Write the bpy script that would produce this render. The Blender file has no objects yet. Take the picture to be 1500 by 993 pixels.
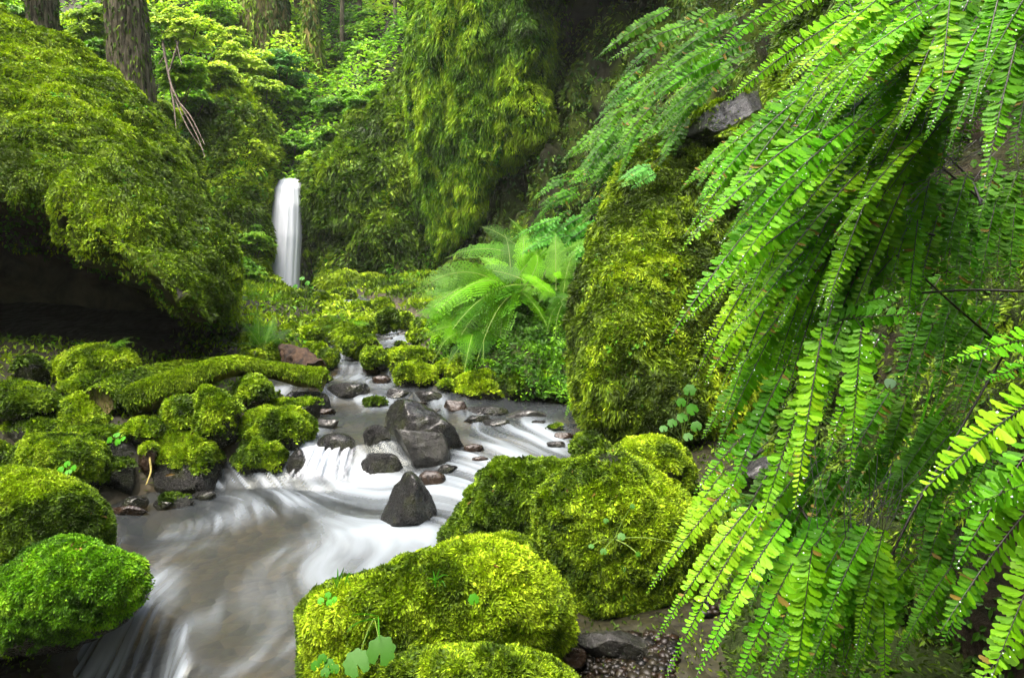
import bpy, math, random
import numpy as np
from mathutils import Vector
RNG = np.random.default_rng(7)
random.seed(7)
PI = math.pi
SC = bpy.context.scene
COL = SC.collection

# ------------------------------------------------------------------ camera
PITCH = math.radians(6.65)
F = 1000.0
CAM = np.array([0.0, 0.0, 1.25])
FW = np.array([0, math.cos(PITCH), -math.sin(PITCH)])
UP = np.array([0, math.sin(PITCH), math.cos(PITCH)])
RT = np.array([1.0, 0, 0])
cd = bpy.data.cameras.new('camera'); cam = bpy.data.objects.new('camera', cd); COL.objects.link(cam)
cam.location = CAM; cam.rotation_euler = (PI / 2 - PITCH, 0, 0)
cd.sensor_width = 36; cd.lens = 24; cd.clip_end = 500; cd.clip_start = 0.02
SC.camera = cam

def ray(u, v):
    u = np.asarray(u, float); v = np.asarray(v, float)
    return FW + ((u - 750) / F)[..., None] * RT + (-(v - 496.5) / F)[..., None] * UP
def P(u, v, d):
    return CAM + ray(u, v) * np.asarray(d, float)[..., None]
def proj(p):
    q = p - CAM
    d = q @ FW
    d = np.where(np.abs(d) < 1e-3, 1e-3, d)
    return 750 + F * (q @ RT) / d, 496.5 - F * (q @ UP) / d, d
def depth_at(v, z):
    return float((z - CAM[2]) / ray(750.0, v)[2])
def lin(c):
    c = np.asarray(c, float) / 255
    return np.where(c <= .04045, c / 12.92, ((c + .055) / 1.055) ** 2.4)

# ------------------------------------------------------------------ noise
def _h(ix, iy, iz, s):
    n = (ix * 374761393 + iy * 668265263 + iz * 2147483647 + s * 1274126177) & 0xFFFFFFFF
    n = ((n ^ (n >> 13)) * 1274126177) & 0xFFFFFFFF
    n = ((n ^ (n >> 16)) * 2246822519) & 0xFFFFFFFF
    return ((n ^ (n >> 15)) & 0xFFFFFF) / float(0xFFFFFF) * 2 - 1
def vnoise(p, s=0):
    p = np.asarray(p, float)
    i = np.floor(p).astype(np.int64); f = p - i
    w = f * f * f * (f * (f * 6 - 15) + 10)
    x, y, z = i[..., 0], i[..., 1], i[..., 2]
    def c(a, b, d): return _h(x + a, y + b, z + d, s)
    wx, wy, wz = w[..., 0], w[..., 1], w[..., 2]
    a = c(0,0,0) * (1 - wx) + c(1,0,0) * wx; b = c(0,1,0) * (1 - wx) + c(1,1,0) * wx
    e = c(0,0,1) * (1 - wx) + c(1,0,1) * wx; g = c(0,1,1) * (1 - wx) + c(1,1,1) * wx
    return (a * (1 - wy) + b * wy) * (1 - wz) + (e * (1 - wy) + g * wy) * wz
def fbm(p, oct=4, s=0, gain=.5):
    t = 0; a = 1; n = 0; p = np.asarray(p, float)
    for k in range(oct):
        t = t + a * vnoise(p * 2.03 ** k + 17.3 * k, s + k); n += a; a *= gain
    return t / n
def sstep(a, b, x):
    t = np.clip((x - a) / (b - a), 0, 1); return t * t * (3 - 2 * t)
def nrm(v):
    return v / np.maximum(np.linalg.norm(v, axis=-1, keepdims=True), 1e-9)

# ------------------------------------------------------------------ mesh helpers
def mesh(name, V, Fc, mat=None, parent=None, col=None, attrs=None, smooth=True):
    """Fc: list of int arrays (n,k)"""
    if not isinstance(Fc, (list, tuple)): Fc = [Fc]
    Fc = [f for f in Fc if len(f)]
    me = bpy.data.meshes.new(name)
    V = np.asarray(V, np.float32)
    me.vertices.add(len(V)); me.vertices.foreach_set('co', V.ravel())
    nl = sum(f.size for f in Fc); npoly = sum(len(f) for f in Fc)
    me.loops.add(nl); me.polygons.add(npoly)
    me.loops.foreach_set('vertex_index', np.concatenate([f.ravel() for f in Fc]).astype(np.int32))
    tot = np.concatenate([np.full(len(f), f.shape[1]) for f in Fc]).astype(np.int32)
    st = np.concatenate([[0], np.cumsum(tot)[:-1]]).astype(np.int32)
    me.polygons.foreach_set('loop_start', st)
    if smooth: me.polygons.foreach_set('use_smooth', np.ones(npoly, bool))
    me.update(calc_edges=True)
    if not smooth: me.shade_flat()
    if col is not None:
        a = me.color_attributes.new('Col', 'FLOAT_COLOR', 'POINT')
        c = np.ones((len(V), 4), np.float32); c[:, :3] = col
        a.data.foreach_set('color', c.ravel())
    for k, x in (attrs or {}).items():
        x = np.asarray(x, np.float32)
        if x.ndim == 1:
            a = me.attributes.new(k, 'FLOAT', 'POINT'); a.data.foreach_set('value', x)
        else:
            a = me.attributes.new(k, 'FLOAT_VECTOR', 'POINT'); a.data.foreach_set('vector', x.ravel())
    if mat: me.materials.append(mat)
    o = bpy.data.objects.new(name, me); COL.objects.link(o)
    if parent: o.parent = parent
    return o
def tag(o, label=None, cat=None, group=None, kind=None):
    if label: o['label'] = label
    if cat: o['category'] = cat
    if group: o['group'] = group
    if kind: o['kind'] = kind
    return o
def empty(name, label, cat, group=None, loc=(0, 0, 0)):
    o = bpy.data.objects.new(name, None); COL.objects.link(o); o.location = loc
    o.empty_display_size = .05
    return tag(o, label, cat, group)
class Acc:
    def __init__(s): s.V = []; s.T = []; s.Q = []; s.C = []; s.n = 0
    def add(s, V, T=None, Q=None, C=None):
        V = np.asarray(V, float).reshape(-1, 3)
        if T is not None and len(T): s.T.append(np.asarray(T, np.int64).reshape(-1, 3) + s.n)
        if Q is not None and len(Q): s.Q.append(np.asarray(Q, np.int64).reshape(-1, 4) + s.n)
        c = np.ones((len(V), 3)) * (0.1 if C is None else np.asarray(C)); s.C.append(c)
        s.V.append(V); s.n += len(V)
    def build(s, name, mat, parent=None, smooth=True, off=None):
        if not s.V: return None
        V = np.concatenate(s.V)
        if off is not None: V = V - np.asarray(off)
        F_ = []
        if s.T: F_.append(np.concatenate(s.T))
        if s.Q: F_.append(np.concatenate(s.Q))
        return mesh(name, V, F_, mat, parent, np.concatenate(s.C), smooth=smooth)
def grid_quads(nr, nc, wrap=False):
    r = np.arange(nr - 1)[:, None]; c = np.arange(nc if wrap else nc - 1)[None, :]
    c2 = (c + 1) % nc
    return np.stack([r * nc + c, r * nc + c2, (r + 1) * nc + c2, (r + 1) * nc + c], -1).reshape(-1, 4)

# ------------------------------------------------------------------ materials
def newmat(name):
    m = bpy.data.materials.new(name); m.use_nodes = True
    nt = m.node_tree; nt.nodes.clear()
    return m, nt, nt.nodes, nt.links
def setp(n, **k):
    for a, b in k.items():
        n.inputs[a.replace('_', ' ')].default_value = b
def leaf_mat(name, trans=.35, rough=.45, spec=.35, tcol=(1.15, 1.25, .5)):
    m, nt, N, L = newmat(name)
    out = N.new('ShaderNodeOutputMaterial'); mix = N.new('ShaderNodeMixShader'); mix.inputs[0].default_value = trans
    p = N.new('ShaderNodeBsdfPrincipled'); p.inputs['Roughness'].default_value = rough; p.inputs['Specular IOR Level'].default_value = spec
    t = N.new('ShaderNodeBsdfTranslucent'); a = N.new('ShaderNodeAttribute'); a.attribute_name = 'Col'
    tc = N.new('ShaderNodeMix'); tc.data_type = 'RGBA'; tc.blend_type = 'MULTIPLY'; tc.inputs[0].default_value = 1
    tc.inputs[7].default_value = (*tcol, 1)
    L.new(a.outputs['Color'], p.inputs['Base Color']); L.new(a.outputs['Color'], tc.inputs[6]); L.new(tc.outputs[2], t.inputs['Color'])
    L.new(p.outputs[0], mix.inputs[1]); L.new(t.outputs[0], mix.inputs[2]); L.new(mix.outputs[0], out.inputs[0])
    return m
def noise_node(N, L, scale, detail=6, rough=.6, vec=None, dist=0):
    n = N.new('ShaderNodeTexNoise'); n.inputs['Scale'].default_value = scale; n.inputs['Detail'].default_value = detail
    n.inputs['Roughness'].default_value = rough; n.inputs['Distortion'].default_value = dist
    if vec is not None: L.new(vec, n.inputs['Vector'])
    return n
def ramp(N, L, src, stops):
    r = N.new('ShaderNodeValToRGB'); e = r.color_ramp.elements
    while len(e) < len(stops): e.new(.5)
    for k, (p, c) in enumerate(stops):
        e[k].position = p; e[k].color = (*c, 1) if len(c) == 3 else c
    L.new(src, r.inputs[0]); return r
def rock_mat(name, c0, c1, mossc=(.09, .13, .012), rough=(.25, .6), scale=6, bump=.5, streak=False, olive=.0, spec=.5, coat=0):
    """attribute 'moss' blends stone into the brown-green felt under the moss"""
    m, nt, N, L = newmat(name)
    out = N.new('ShaderNodeOutputMaterial'); p = N.new('ShaderNodeBsdfPrincipled')
    p.inputs['Specular IOR Level'].default_value = spec
    tc = N.new('ShaderNodeTexCoord'); mp = N.new('ShaderNodeMapping')
    L.new(tc.outputs['Object'], mp.inputs[0])
    if streak: mp.inputs['Scale'].default_value = (1, 1, .25)
    n1 = noise_node(N, L, scale, 9, .68, mp.outputs[0], .4)
    n2 = noise_node(N, L, scale * 6, 6, .7, mp.outputs[0])
    n3 = noise_node(N, L, scale * .6, 3, .5, mp.outputs[0])
    col = ramp(N, L, n1.outputs[0], [(.36, c0), (.64, c1)])
    ol = ramp(N, L, n3.outputs[0], [(.5, (0, 0, 0)), (.68, (1, 1, 1))])
    mo = N.new('ShaderNodeMix'); mo.data_type = 'RGBA'; mo.inputs[7].default_value = (.028, .034, .006, 1)
    mm = N.new('ShaderNodeMath'); mm.operation = 'MULTIPLY'; mm.inputs[1].default_value = olive
    L.new(ol.outputs[0], mm.inputs[0]); L.new(mm.outputs[0], mo.inputs[0]); L.new(col.outputs[0], mo.inputs[6])
    at = N.new('ShaderNodeAttribute'); at.attribute_name = 'moss'
    mc = ramp(N, L, n2.outputs[0], [(.3, tuple(x * .6 for x in mossc)), (.7, mossc)])
    mx = N.new('ShaderNodeMix'); mx.data_type = 'RGBA'
    L.new(at.outputs['Fac'], mx.inputs[0]); L.new(mo.outputs[2], mx.inputs[6]); L.new(mc.outputs[0], mx.inputs[7])
    L.new(mx.outputs[2], p.inputs['Base Color'])
    rr = N.new('ShaderNodeMapRange'); rr.inputs[3].default_value = rough[0]; rr.inputs[4].default_value = rough[1]
    L.new(n2.outputs[0], rr.inputs[0])
    ra = N.new('ShaderNodeMath'); ra.operation = 'ADD'; L.new(rr.outputs[0], ra.inputs[0])
    rm = N.new('ShaderNodeMath'); rm.operation = 'MULTIPLY'; rm.inputs[1].default_value = .5; L.new(at.outputs['Fac'], rm.inputs[0]); L.new(rm.outputs[0], ra.inputs[1])
    L.new(ra.outputs[0], p.inputs['Roughness'])
    if coat:
        cr_ = ramp(N, L, n3.outputs[0], [(.42, (0, 0, 0)), (.6, (coat, coat, coat))]); L.new(cr_.outputs[0], p.inputs['Coat Weight']); p.inputs['Coat Roughness'].default_value = .12
    b1 = N.new('ShaderNodeBump'); b1.inputs['Strength'].default_value = bump; b1.inputs['Distance'].default_value = .04
    b2 = N.new('ShaderNodeBump'); b2.inputs['Strength'].default_value = bump * .8; b2.inputs['Distance'].default_value = .012
    L.new(n1.outputs[0], b1.inputs['Height']); L.new(n2.outputs[0], b2.inputs['Height']); L.new(b1.outputs[0], b2.inputs['Normal'])
    L.new(b2.outputs[0], p.inputs['Normal']); L.new(p.outputs[0], out.inputs[0])
    return m

M = {}
M['moss'] = leaf_mat('moss_blades', .25, .6, .2)
M['leaf'] = leaf_mat('leaf_blades', .38, .45, .2)
M['fern'] = leaf_mat('fern_leaflets', .42, .45, .14)
M['needle'] = leaf_mat('conifer_needles', .3, .5, .3)
M['basalt'] = rock_mat('wet_basalt', (.002, .002, .0018), (.011, .011, .0085), rough=(.05, .5), scale=22, bump=1.0, olive=.8, spec=.4, coat=.7)
M['stone'] = rock_mat('grey_stone', (.004, .004, .0035), (.034, .034, .030), rough=(.10, .5), scale=26, coat=.6, bump=.6, olive=.3)
M['brownstone'] = rock_mat('brown_stone', (.008, .005, .0035), (.04, .024, .014), rough=(.1, .4), scale=9, bump=.4)
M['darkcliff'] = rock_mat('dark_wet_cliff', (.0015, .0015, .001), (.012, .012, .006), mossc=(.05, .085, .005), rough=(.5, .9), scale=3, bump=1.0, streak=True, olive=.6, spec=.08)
M['blackrock'] = rock_mat('hollow_rock', (.03, .03, .018), (.13, .12, .07), rough=(.6, .9), scale=3, bump=.8, spec=.1)
M['cliff'] = rock_mat('cliff_rock', (.008, .008, .006), (.06, .05, .035), mossc=(.07, .11, .006), rough=(.5, .9), scale=3, bump=.9, streak=True, olive=.6, spec=.15)
M['earth'] = rock_mat('bank_earth', (.006, .005, .003), (.035, .024, .012), mossc=(.03, .05, .008), rough=(.6, .95), scale=14, bump=1.0, olive=.5, spec=.2)
def simple_mat(name, c0, c1, scale=20, rough=.7, bump=.5, zs=1.0, spec=.3):
    m, nt, N, L = newmat(name)
    out = N.new('ShaderNodeOutputMaterial'); p = N.new('ShaderNodeBsdfPrincipled'); tc = N.new('ShaderNodeTexCoord'); mp = N.new('ShaderNodeMapping')
    mp.inputs['Scale'].default_value = (1, 1, zs); L.new(tc.outputs['Object'], mp.inputs[0])
    n = noise_node(N, L, scale, 8, .65, mp.outputs[0]); r = ramp(N, L, n.outputs[0], [(.38, c0), (.62, c1)])
    L.new(r.outputs[0], p.inputs['Base Color']); p.inputs['Roughness'].default_value = rough; p.inputs['Specular IOR Level'].default_value = spec
    b = N.new('ShaderNodeBump'); b.inputs['Strength'].default_value = bump; b.inputs['Distance'].default_value = .02
    L.new(n.outputs[0], b.inputs['Height']); L.new(b.outputs[0], p.inputs['Normal']); L.new(p.outputs[0], out.inputs[0])
    return m
M['bark'] = simple_mat('tree_bark', (.02, .017, .010), (.17, .15, .10), 26, .9, 1.0, .16, .15)
M['mossbark'] = simple_mat('mossy_bark', (.035, .035, .012), (.17, .14, .05), 12, .9, 1.0, .3)
M['palebark'] = simple_mat('pale_dead_wood', (.10, .09, .02), (.38, .30, .09), 14, .8, .8, .2)  # yellow tone puts the light on the snag into the wood colour
M['twig'] = simple_mat('twig_bark', (.06, .045, .035), (.22, .18, .14), 30, .8, .4)
M['stipe'] = simple_mat('black_fern_stem', (.006, .004, .004), (.02, .012, .01), 50, .35, .2, spec=.6)
M['greenstem'] = simple_mat('green_stem', (.09, .16, .015), (.16, .25, .03), 50, .5, .2)
M['rotwood'] = simple_mat('rotten_brown_wood', (.006, .004, .0025), (.06, .034, .018), 16, .85, 1.0, .5)
m, nt, N, L = newmat('dew_water')
out = N.new('ShaderNodeOutputMaterial'); p = N.new('ShaderNodeBsdfPrincipled')
setp(p, Base_Color=(.8, .85, .85, 1), Roughness=.05); p.inputs['Specular IOR Level'].default_value = 1.0  # whitish base colour stands in for light refracted by the drops
L.new(p.outputs[0], out.inputs[0]); M['dew'] = m

# ------------------------------------------------------------------ scatter blades
def tri_sample(V, T, n, w=None, rng=RNG):
    a, b, c = V[T[:, 0]], V[T[:, 1]], V[T[:, 2]]
    cr = np.cross(b - a, c - a); ar = np.linalg.norm(cr, axis=1) * .5
    ww = ar if w is None else ar * w
    tot = ww.sum()
    if tot <= 0: return np.zeros((0, 3)), np.zeros((0, 3)), np.zeros(0, int), np.zeros((0, 2))
    idx = np.searchsorted(np.cumsum(ww) / tot, rng.random(n)).clip(0, len(T) - 1)
    r1 = np.sqrt(rng.random(n)); r2 = rng.random(n)
    p = (1 - r1)[:, None] * a[idx] + (r1 * (1 - r2))[:, None] * b[idx] + (r1 * r2)[:, None] * c[idx]
    return p, nrm(cr[idx]), idx, None
def palette(p, cols, scale, seed=0, jit=.25, rng=RNG, bias=0.0, fine=None):
    """cols: list of colours mixed by a slow noise; per-item jitter"""
    n = len(p); cols = np.asarray(cols, float)
    t = (fbm(p * scale, 3, seed) * 1.15 + .5 + bias + (0 if fine is None else fbm(p / fine, 2, seed + 7) * .55) + rng.normal(0, .16, n)).clip(0, .999) * (len(cols) - 1)
    i = t.astype(int); f = (t - i)[:, None]
    c = cols[i] * (1 - f) + cols[np.minimum(i + 1, len(cols) - 1)] * f
    return (c * (1 + rng.normal(0, jit, n))[:, None].clip(.35, 1.9)).clip(0.002, .9)
def blades(p, n, length, width, cols, grav=.2, spread=.7, rng=RNG, lift=.0, clump=None):
    """one small pointed blade per point, leaning with its clump"""
    k = len(p); r = nrm(rng.normal(0, 1, (k, 3)))
    d = n * 1.0 + r * spread + np.array([0, 0, -1.0]) * grav
    if clump is not None:
        q = p / clump; d = d + np.stack([vnoise(q, 301), vnoise(q, 302), vnoise(q, 303)], 1) * 2.2
        p = p + n * (vnoise(p / clump / 1.3, 304) * .4 + .3)[:, None] * clump
    d = nrm(d)
    s = nrm(np.cross(d, nrm(rng.normal(0, 1, (k, 3)))))
    ln = (length * rng.uniform(.5, 1.4, k))[:, None]; w = (width * rng.uniform(.6, 1.3, k))[:, None]
    base = p + n * lift
    V = np.empty((k, 4, 3)); V[:, 0] = base - s * w * .35; V[:, 1] = base + d * ln * .5 - s * w * .5 
    V[:, 1] = base + d * ln * .45 + s * w * .6; V[:, 3] = base + d * ln * .45 - s * w * .6; V[:, 0] = base
    V[:, 2] = base + d * ln + np.array([0, 0, -1.0]) * ln * .35 * grav
    b = np.arange(k)[:, None] * 4
    Q = b + np.array([[0, 1, 2, 3]])
    return V.reshape(-1, 3), Q, np.repeat(cols, 4, axis=0)
def leaves(p, n, size, cols, grav=.3, spread=.8, rng=RNG, aspect=.6, lift=.0, hang=0.0):
    """pointed oval leaves, folded on the midrib: 6 vertices"""
    k = len(p); r = nrm(rng.normal(0, 1, (k, 3)))
    N_ = nrm(n + np.array([0, 0, .35]) + r * spread * .7)
    d = rng.normal(0, 1, (k, 3)) + np.array([0, 0, -1.0]) * (grav + hang * 3) + n * .6
    d = nrm(d - (d * N_).sum(1, keepdims=True) * N_ * .8)
    s = nrm(np.cross(N_, d)); L_ = (size * rng.uniform(.55, 1.35, k))[:, None]; W = L_ * aspect * .5
    b0 = p + n * lift
    V = np.empty((k, 6, 3))
    V[:, 0] = b0; V[:, 1] = b0 + d * L_ * .35 + s * W + N_ * W * .3; V[:, 2] = b0 + d * L_ * .75 + s * W * .7 + N_ * W * .2
    V[:, 3] = b0 + d * L_ - N_ * L_ * .12; V[:, 4] = b0 + d * L_ * .75 - s * W * .7 + N_ * W * .2; V[:, 5] = b0 + d * L_ * .35 - s * W + N_ * W * .3
    b = np.arange(k)[:, None] * 6
    Q = np.concatenate([b + np.array([[0, 1, 2, 3]]), b + np.array([[0, 3, 4, 5]])])
    return V.reshape(-1, 3), Q, np.repeat(cols, 6, axis=0)

# ------------------------------------------------------------------ blobs from an outline (own distance, real thickness)
def smooth_outline(pts, it=2):
    p = np.asarray(pts, float)
    for _ in range(it):
        q = np.roll(p, -1, 0); p = np.stack([p * .75 + q * .25, p * .25 + q * .75], 1).reshape(-1, 2)
    return p
def radial(pts, cen, nth):
    th = np.linspace(0, 2 * PI, nth, endpoint=False)
    d = np.stack([np.cos(th), np.sin(th)], 1); a = pts - cen; b = np.roll(a, -1, 0); e = b - a
    den = d[:, None, 0] * e[None, :, 1] - d[:, None, 1] * e[None, :, 0]
    den = np.where(np.abs(den) < 1e-9, 1e-9, den)
    t = (a[None, :, 0] * e[None, :, 1] - a[None, :, 1] * e[None, :, 0]) / den
    s = (a[None, :, 0] * d[:, None, 1] - a[None, :, 1] * d[:, None, 0]) / den
    ok = (t > 0) & (s >= -1e-6) & (s <= 1 + 1e-6)
    r = np.where(ok, t, 0).max(1)
    r[r <= 0] = np.median(r[r > 0])
    return th, r
class Blob: pass
def blob(outline, depth, thick, nr=60, nth=110, box=.8, cen=None, lean_v=0., lean_u=0., amp=.0, nscale=2., seed=0,
         cuts=0, fine=.0, stretch=(1, 1, 1), warp=None, back=1.0, it=2, ridge=0.):
    pts = smooth_outline(outline, it)
    cen = pts.mean(0) if cen is None else np.asarray(cen, float)
    th, r = radial(pts, cen, nth)
    phi = np.linspace(0, PI, nr + 2)[1:-1]
    s = np.sin(phi) ** box; y = -np.cos(phi)
    y = np.sign(y) * np.abs(y) ** .85
    U = cen[0] + (r * np.cos(th))[None] * s[:, None]; Vv = cen[1] + (r * np.sin(th))[None] * s[:, None]
    Y = y[:, None] * np.ones_like(U)
    D = depth + thick * np.where(Y > 0, Y * back, Y) + lean_v * (cen[1] - Vv) / F * depth + lean_u * (U - cen[0]) / F * depth
    U = np.concatenate([[cen[0]], U.ravel(), [cen[0]]]); Vv = np.concatenate([[cen[1]], Vv.ravel(), [cen[1]]])
    D = np.concatenate([[depth - thick], D.ravel(), [depth + thick * back]])
    if warp is not None: D = warp(U, Vv, D)
    X = P(U, Vv, D)
    g = grid_quads(nr, nth, True) + 1
    j = np.arange(nth); j2 = (j + 1) % nth; last = 1 + (nr - 1) * nth
    T = np.concatenate([np.stack([g[:, 0], g[:, 1], g[:, 2]], 1), np.stack([g[:, 0], g[:, 2], g[:, 3]], 1),
                        np.stack([np.zeros_like(j), 1 + j2, 1 + j], 1), np.stack([np.full_like(j, len(X) - 1), last + j, last + j2], 1)])
    # orientation check
    c = X.mean(0)
    def vn(X):
        fn = np.cross(X[T[:, 1]] - X[T[:, 0]], X[T[:, 2]] - X[T[:, 0]])
        n = np.zeros_like(X)
        for k in range(3):
            for a in range(3): n[:, a] += np.bincount(T[:, k], fn[:, a], len(X))
        return nrm(n)
    # make all face outward
    T[:len(g) * 2] = T[:len(g) * 2]
    fn = np.cross(X[T[:, 1]] - X[T[:, 0]], X[T[:, 2]] - X[T[:, 0]]); fc = X[T].mean(1)
    m0 = slice(0, len(g) * 2)
    if ((fn[m0] * (fc[m0] - c)).sum(1)).sum() < 0: T[m0] = T[m0][:, ::-1]
    for sl in (slice(len(g) * 2, len(g) * 2 + nth), slice(len(g) * 2 + nth, None)):
        if ((fn[sl] * (fc[sl] - c)).sum(1)).sum() < 0: T[sl] = T[sl][:, ::-1]
    rng = np.random.default_rng(seed + 100)
    rad = np.median(np.linalg.norm(X - c, axis=1))
    if cuts and amp:
        n = vn(X); q = X * nscale * np.asarray(stretch, float); dsp = fbm(q, 4, seed)
        if ridge: dsp = dsp * (1 - ridge) + ridge * (1 - 2 * np.abs(fbm(q * 1.3 + 9, 3, seed + 5)))
        X = X + n * (dsp * amp)[:, None]; amp = 0.
    if cuts:
        ext = X - c
        for k in range(cuts):
            n = nrm(rng.normal(0, 1, 3)); n[1] = -abs(n[1]) if k % 3 else n[1]
            h = (ext @ n).max() * rng.uniform(.55, .86)
            dd = ext @ n - h; ext = ext - np.where(dd > 0, dd * .93, 0)[:, None] * n
        X = c + ext
    st = np.asarray(stretch, float)
    if cuts:
        u_, v_, _ = proj(X); o_ = pts
        gu = (o_[:, 0].max() - o_[:, 0].min()) / max(u_.max() - u_.min(), 1); gv = (o_[:, 1].max() - o_[:, 1].min()) / max(v_.max() - v_.min(), 1)
        mu, mv = (u_.max() + u_.min()) / 2, (v_.max() + v_.min()) / 2; tu, tv = (o_[:, 0].max() + o_[:, 0].min()) / 2, (o_[:, 1].max() + o_[:, 1].min()) / 2
        d0 = depth / F; X = X + RT * ((u_ - mu) * (gu - 1) + tu - mu)[:, None] * d0 - UP * ((v_ - mv) * (gv - 1) + tv - mv)[:, None] * d0
    if amp:
        n = vn(X); q = X * nscale * st
        dsp = fbm(q, 4, seed)
        if ridge: dsp = dsp * (1 - ridge) + ridge * (1 - 2 * np.abs(fbm(q * 1.3 + 9, 3, seed + 5)))
        X = X + n * (dsp * amp)[:, None]
    if fine:
        n = vn(X); X = X + n * (fbm(X * nscale * 5 * st, 3, seed + 9) * fine)[:, None]
    b = Blob(); b.V = X; b.T = T; b.N = vn(X); b.c = c; b.depth = depth; b.seed = seed
    return b
def vis_weight(b, fn, fc, out=.12):
    u, v, d = proj(fc)
    facing = (fn * (fc - CAM)).sum(1) < 0
    inside = (u > -60) & (u < 1560) & (v > -60) & (v < 1050) & (d > 0)
    return np.where(inside, np.where(facing, 1., .25), out)
def finish(b, name, mat, label, cat, group=None, kind=None, moss=1.0, mossbias=0., nblade=0, lpx=8, wpx=3., cols=None,
           grav=.3, spread=.8, cscale=3., jit=.3, zmin=None, lift=0., slope=.35, maskscale=3., flat=False, leafn=0, leafpx=9,
           leafcols=None, leafmask=None, hang=0., mossfn=None, mname='moss', litter=0):
    V, T, N_ = b.V, b.T, b.N
    mk = np.zeros(len(V))
    if moss > 0:
        mk = sstep(-.3, .2, N_[:, 2] * slope * 2 + fbm(V * maskscale, 4, b.seed + 31) * .9 + (moss - .5) * 1.6 + mossbias)
        if zmin is not None: mk = mk * sstep(zmin, zmin + .10, V[:, 2] + fbm(V * 9, 2, 3) * .05)
        if mossfn is not None: mk = mk * mossfn(V, N_)
    org = b.c.copy()
    o = mesh(name, V - org, T, M[mat] if isinstance(mat, str) else mat, attrs={'moss': mk}, smooth=not flat)
    o.location = org; tag(o, label, cat, group, kind)
    fn = np.cross(V[T[:, 1]] - V[T[:, 0]], V[T[:, 2]] - V[T[:, 0]]); fc = V[T].mean(1); fnn = nrm(fn)
    vw = vis_weight(b, fn, fc, .35 if name in ('earth_bank', 'lower_bank') else .12)
    if nblade and moss > 0:
        w = vw * mk[T].mean(1) ** 1.3
        p, n, idx, _ = tri_sample(V, T, int(nblade), w)
        if len(p):
            n = nrm(N_[T[idx, 0]] * .6 + n)
            sc = b.depth / F
            d_ = (p - CAM) @ FW / F
            clump = (1 + .5 * fbm(p / (lpx * 3.5 * sc), 3, b.seed + 77))
            c = palette(p, cols if cols is not None else MOSS, cscale, b.seed, jit, fine=lpx * 2.2 * sc)
            Vb, Qb, Cb = blades(p, n, lpx * d_ * clump, wpx * d_, c, grav, spread, lift=lift * sc, clump=lpx * 1.9 * sc)
            ob = mesh(mname, Vb - org, Qb, M['moss'], o, Cb, smooth=False)
    if leafn:
        w = vw.copy()
        if leafmask is not None: w = w * leafmask(fc, fnn)
        else: w = w * (.15 + sstep(-.1, .5, fbm(fc * maskscale, 3, b.seed + 51)))
        p, n, idx, _ = tri_sample(V, T, int(leafn), w)
        d_ = (p - CAM) @ FW / F
        c = palette(p, leafcols if leafcols is not None else LEAF, cscale, b.seed + 3, jit)
        Vb, Qb, Cb = leaves(p, n, leafpx * d_, c, hang=hang, lift=.004)
        mesh('leaves', Vb - org, Qb, M['leaf'], o, Cb, smooth=False)
    if litter:
        w = vw * sstep(.1, .6, fnn[:, 2])
        p, n, idx, _ = tri_sample(V, T, litter, w); d_ = (p - CAM) @ FW / F
        Vb, Qb, Cb = leaves(p, n, 11 * d_, palette(p, [(.05, .025, .008), (.16, .09, .02), (.30, .20, .05)], 30, 4, .3), aspect=.28, lift=.006, grav=0, spread=.4)
        lt = mesh('leaf_litter', Vb - org, Qb, M['leaf'], o, Cb, smooth=False); lt['kind'] = 'stuff'
    return o
# palettes (linear albedo)
MOSS = [(.035, .070, .005), (.085, .16, .006), (.17, .28, .008), (.28, .40, .012)]
MOSSY = [(.045, .09, .005), (.12, .20, .006), (.22, .34, .008), (.34, .46, .014)]
MOSSD = [(.022, .045, .004), (.05, .10, .005), (.095, .17, .007), (.16, .25, .010)]
MOSSG = [(.03, .085, .005), (.07, .19, .006), (.13, .32, .008), (.22, .42, .012)]
LEAF = [(.03, .10, .008), (.06, .19, .010), (.10, .28, .012), (.17, .36, .02)]
LEAFD = [(.02, .055, .006), (.035, .10, .008), (.06, .16, .010)]
FERN = [(.065, .21, .004), (.10, .30, .004), (.15, .38, .006), (.23, .46, .010)]
# ------------------------------------------------------------------ stream levels and ground
KY = [-3, 3.62, 3.86, 4.85, 5.02, 5.5, 5.62, 6.0, 6.16, 7.0, 7.35, 9.0, 9.3, 14]
KZ = [0, 0, .20, .22, .30, .31, .37, .38, .47, .49, .59, .61, .66, .68]
KZR = [0, .05, .12, .22, .27, .31, .36, .39, .47, .49, .59, .61, .66, .68]
def front_q(x, y): return (x + 1.41) * .742 + (y - 2.55) * .671
def zw(x, y):
    w = .09 * vnoise(np.stack([x * 2.2, y * .5, x * 0], -1), 4)
    a = np.interp(y + w, KY, KZ)
    yr = y + w
    r = np.interp(yr, [-3, 2.9, 4.3, 4.85] + KY[4:], [0, 0, .20, .23] + KZ[4:])
    t = sstep(-.75, -.3, x)
    z = a * (1 - t) + r * t
    q = front_q(x, y) + .05 * vnoise(np.stack([x * 5, y * 5, x * 0], -1), 8)
    return z - .30 * sstep(.02, -.30, q) * (y < 3.6)
EY = [-2, 1.5, 2.0, 2.6, 3.1, 3.5, 3.8, 4.2, 4.7, 5.2, 5.7, 6.2, 7.2, 9.0, 12, 14.3]
LX = [-2, -1.6, -1.5, -1.6, -1.95, -1.9, -1.45, -1.45, -1.45, -1.9, -1.75, -1.7, -1.6, -2.45, -3.9, -5.1]
RX = [.3, -.3, -.4, -.3, -.15, .05, .25, .5, .45, -.35, -.9, -.88, -.8, -1.7, -2.9, -4.2]
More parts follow.
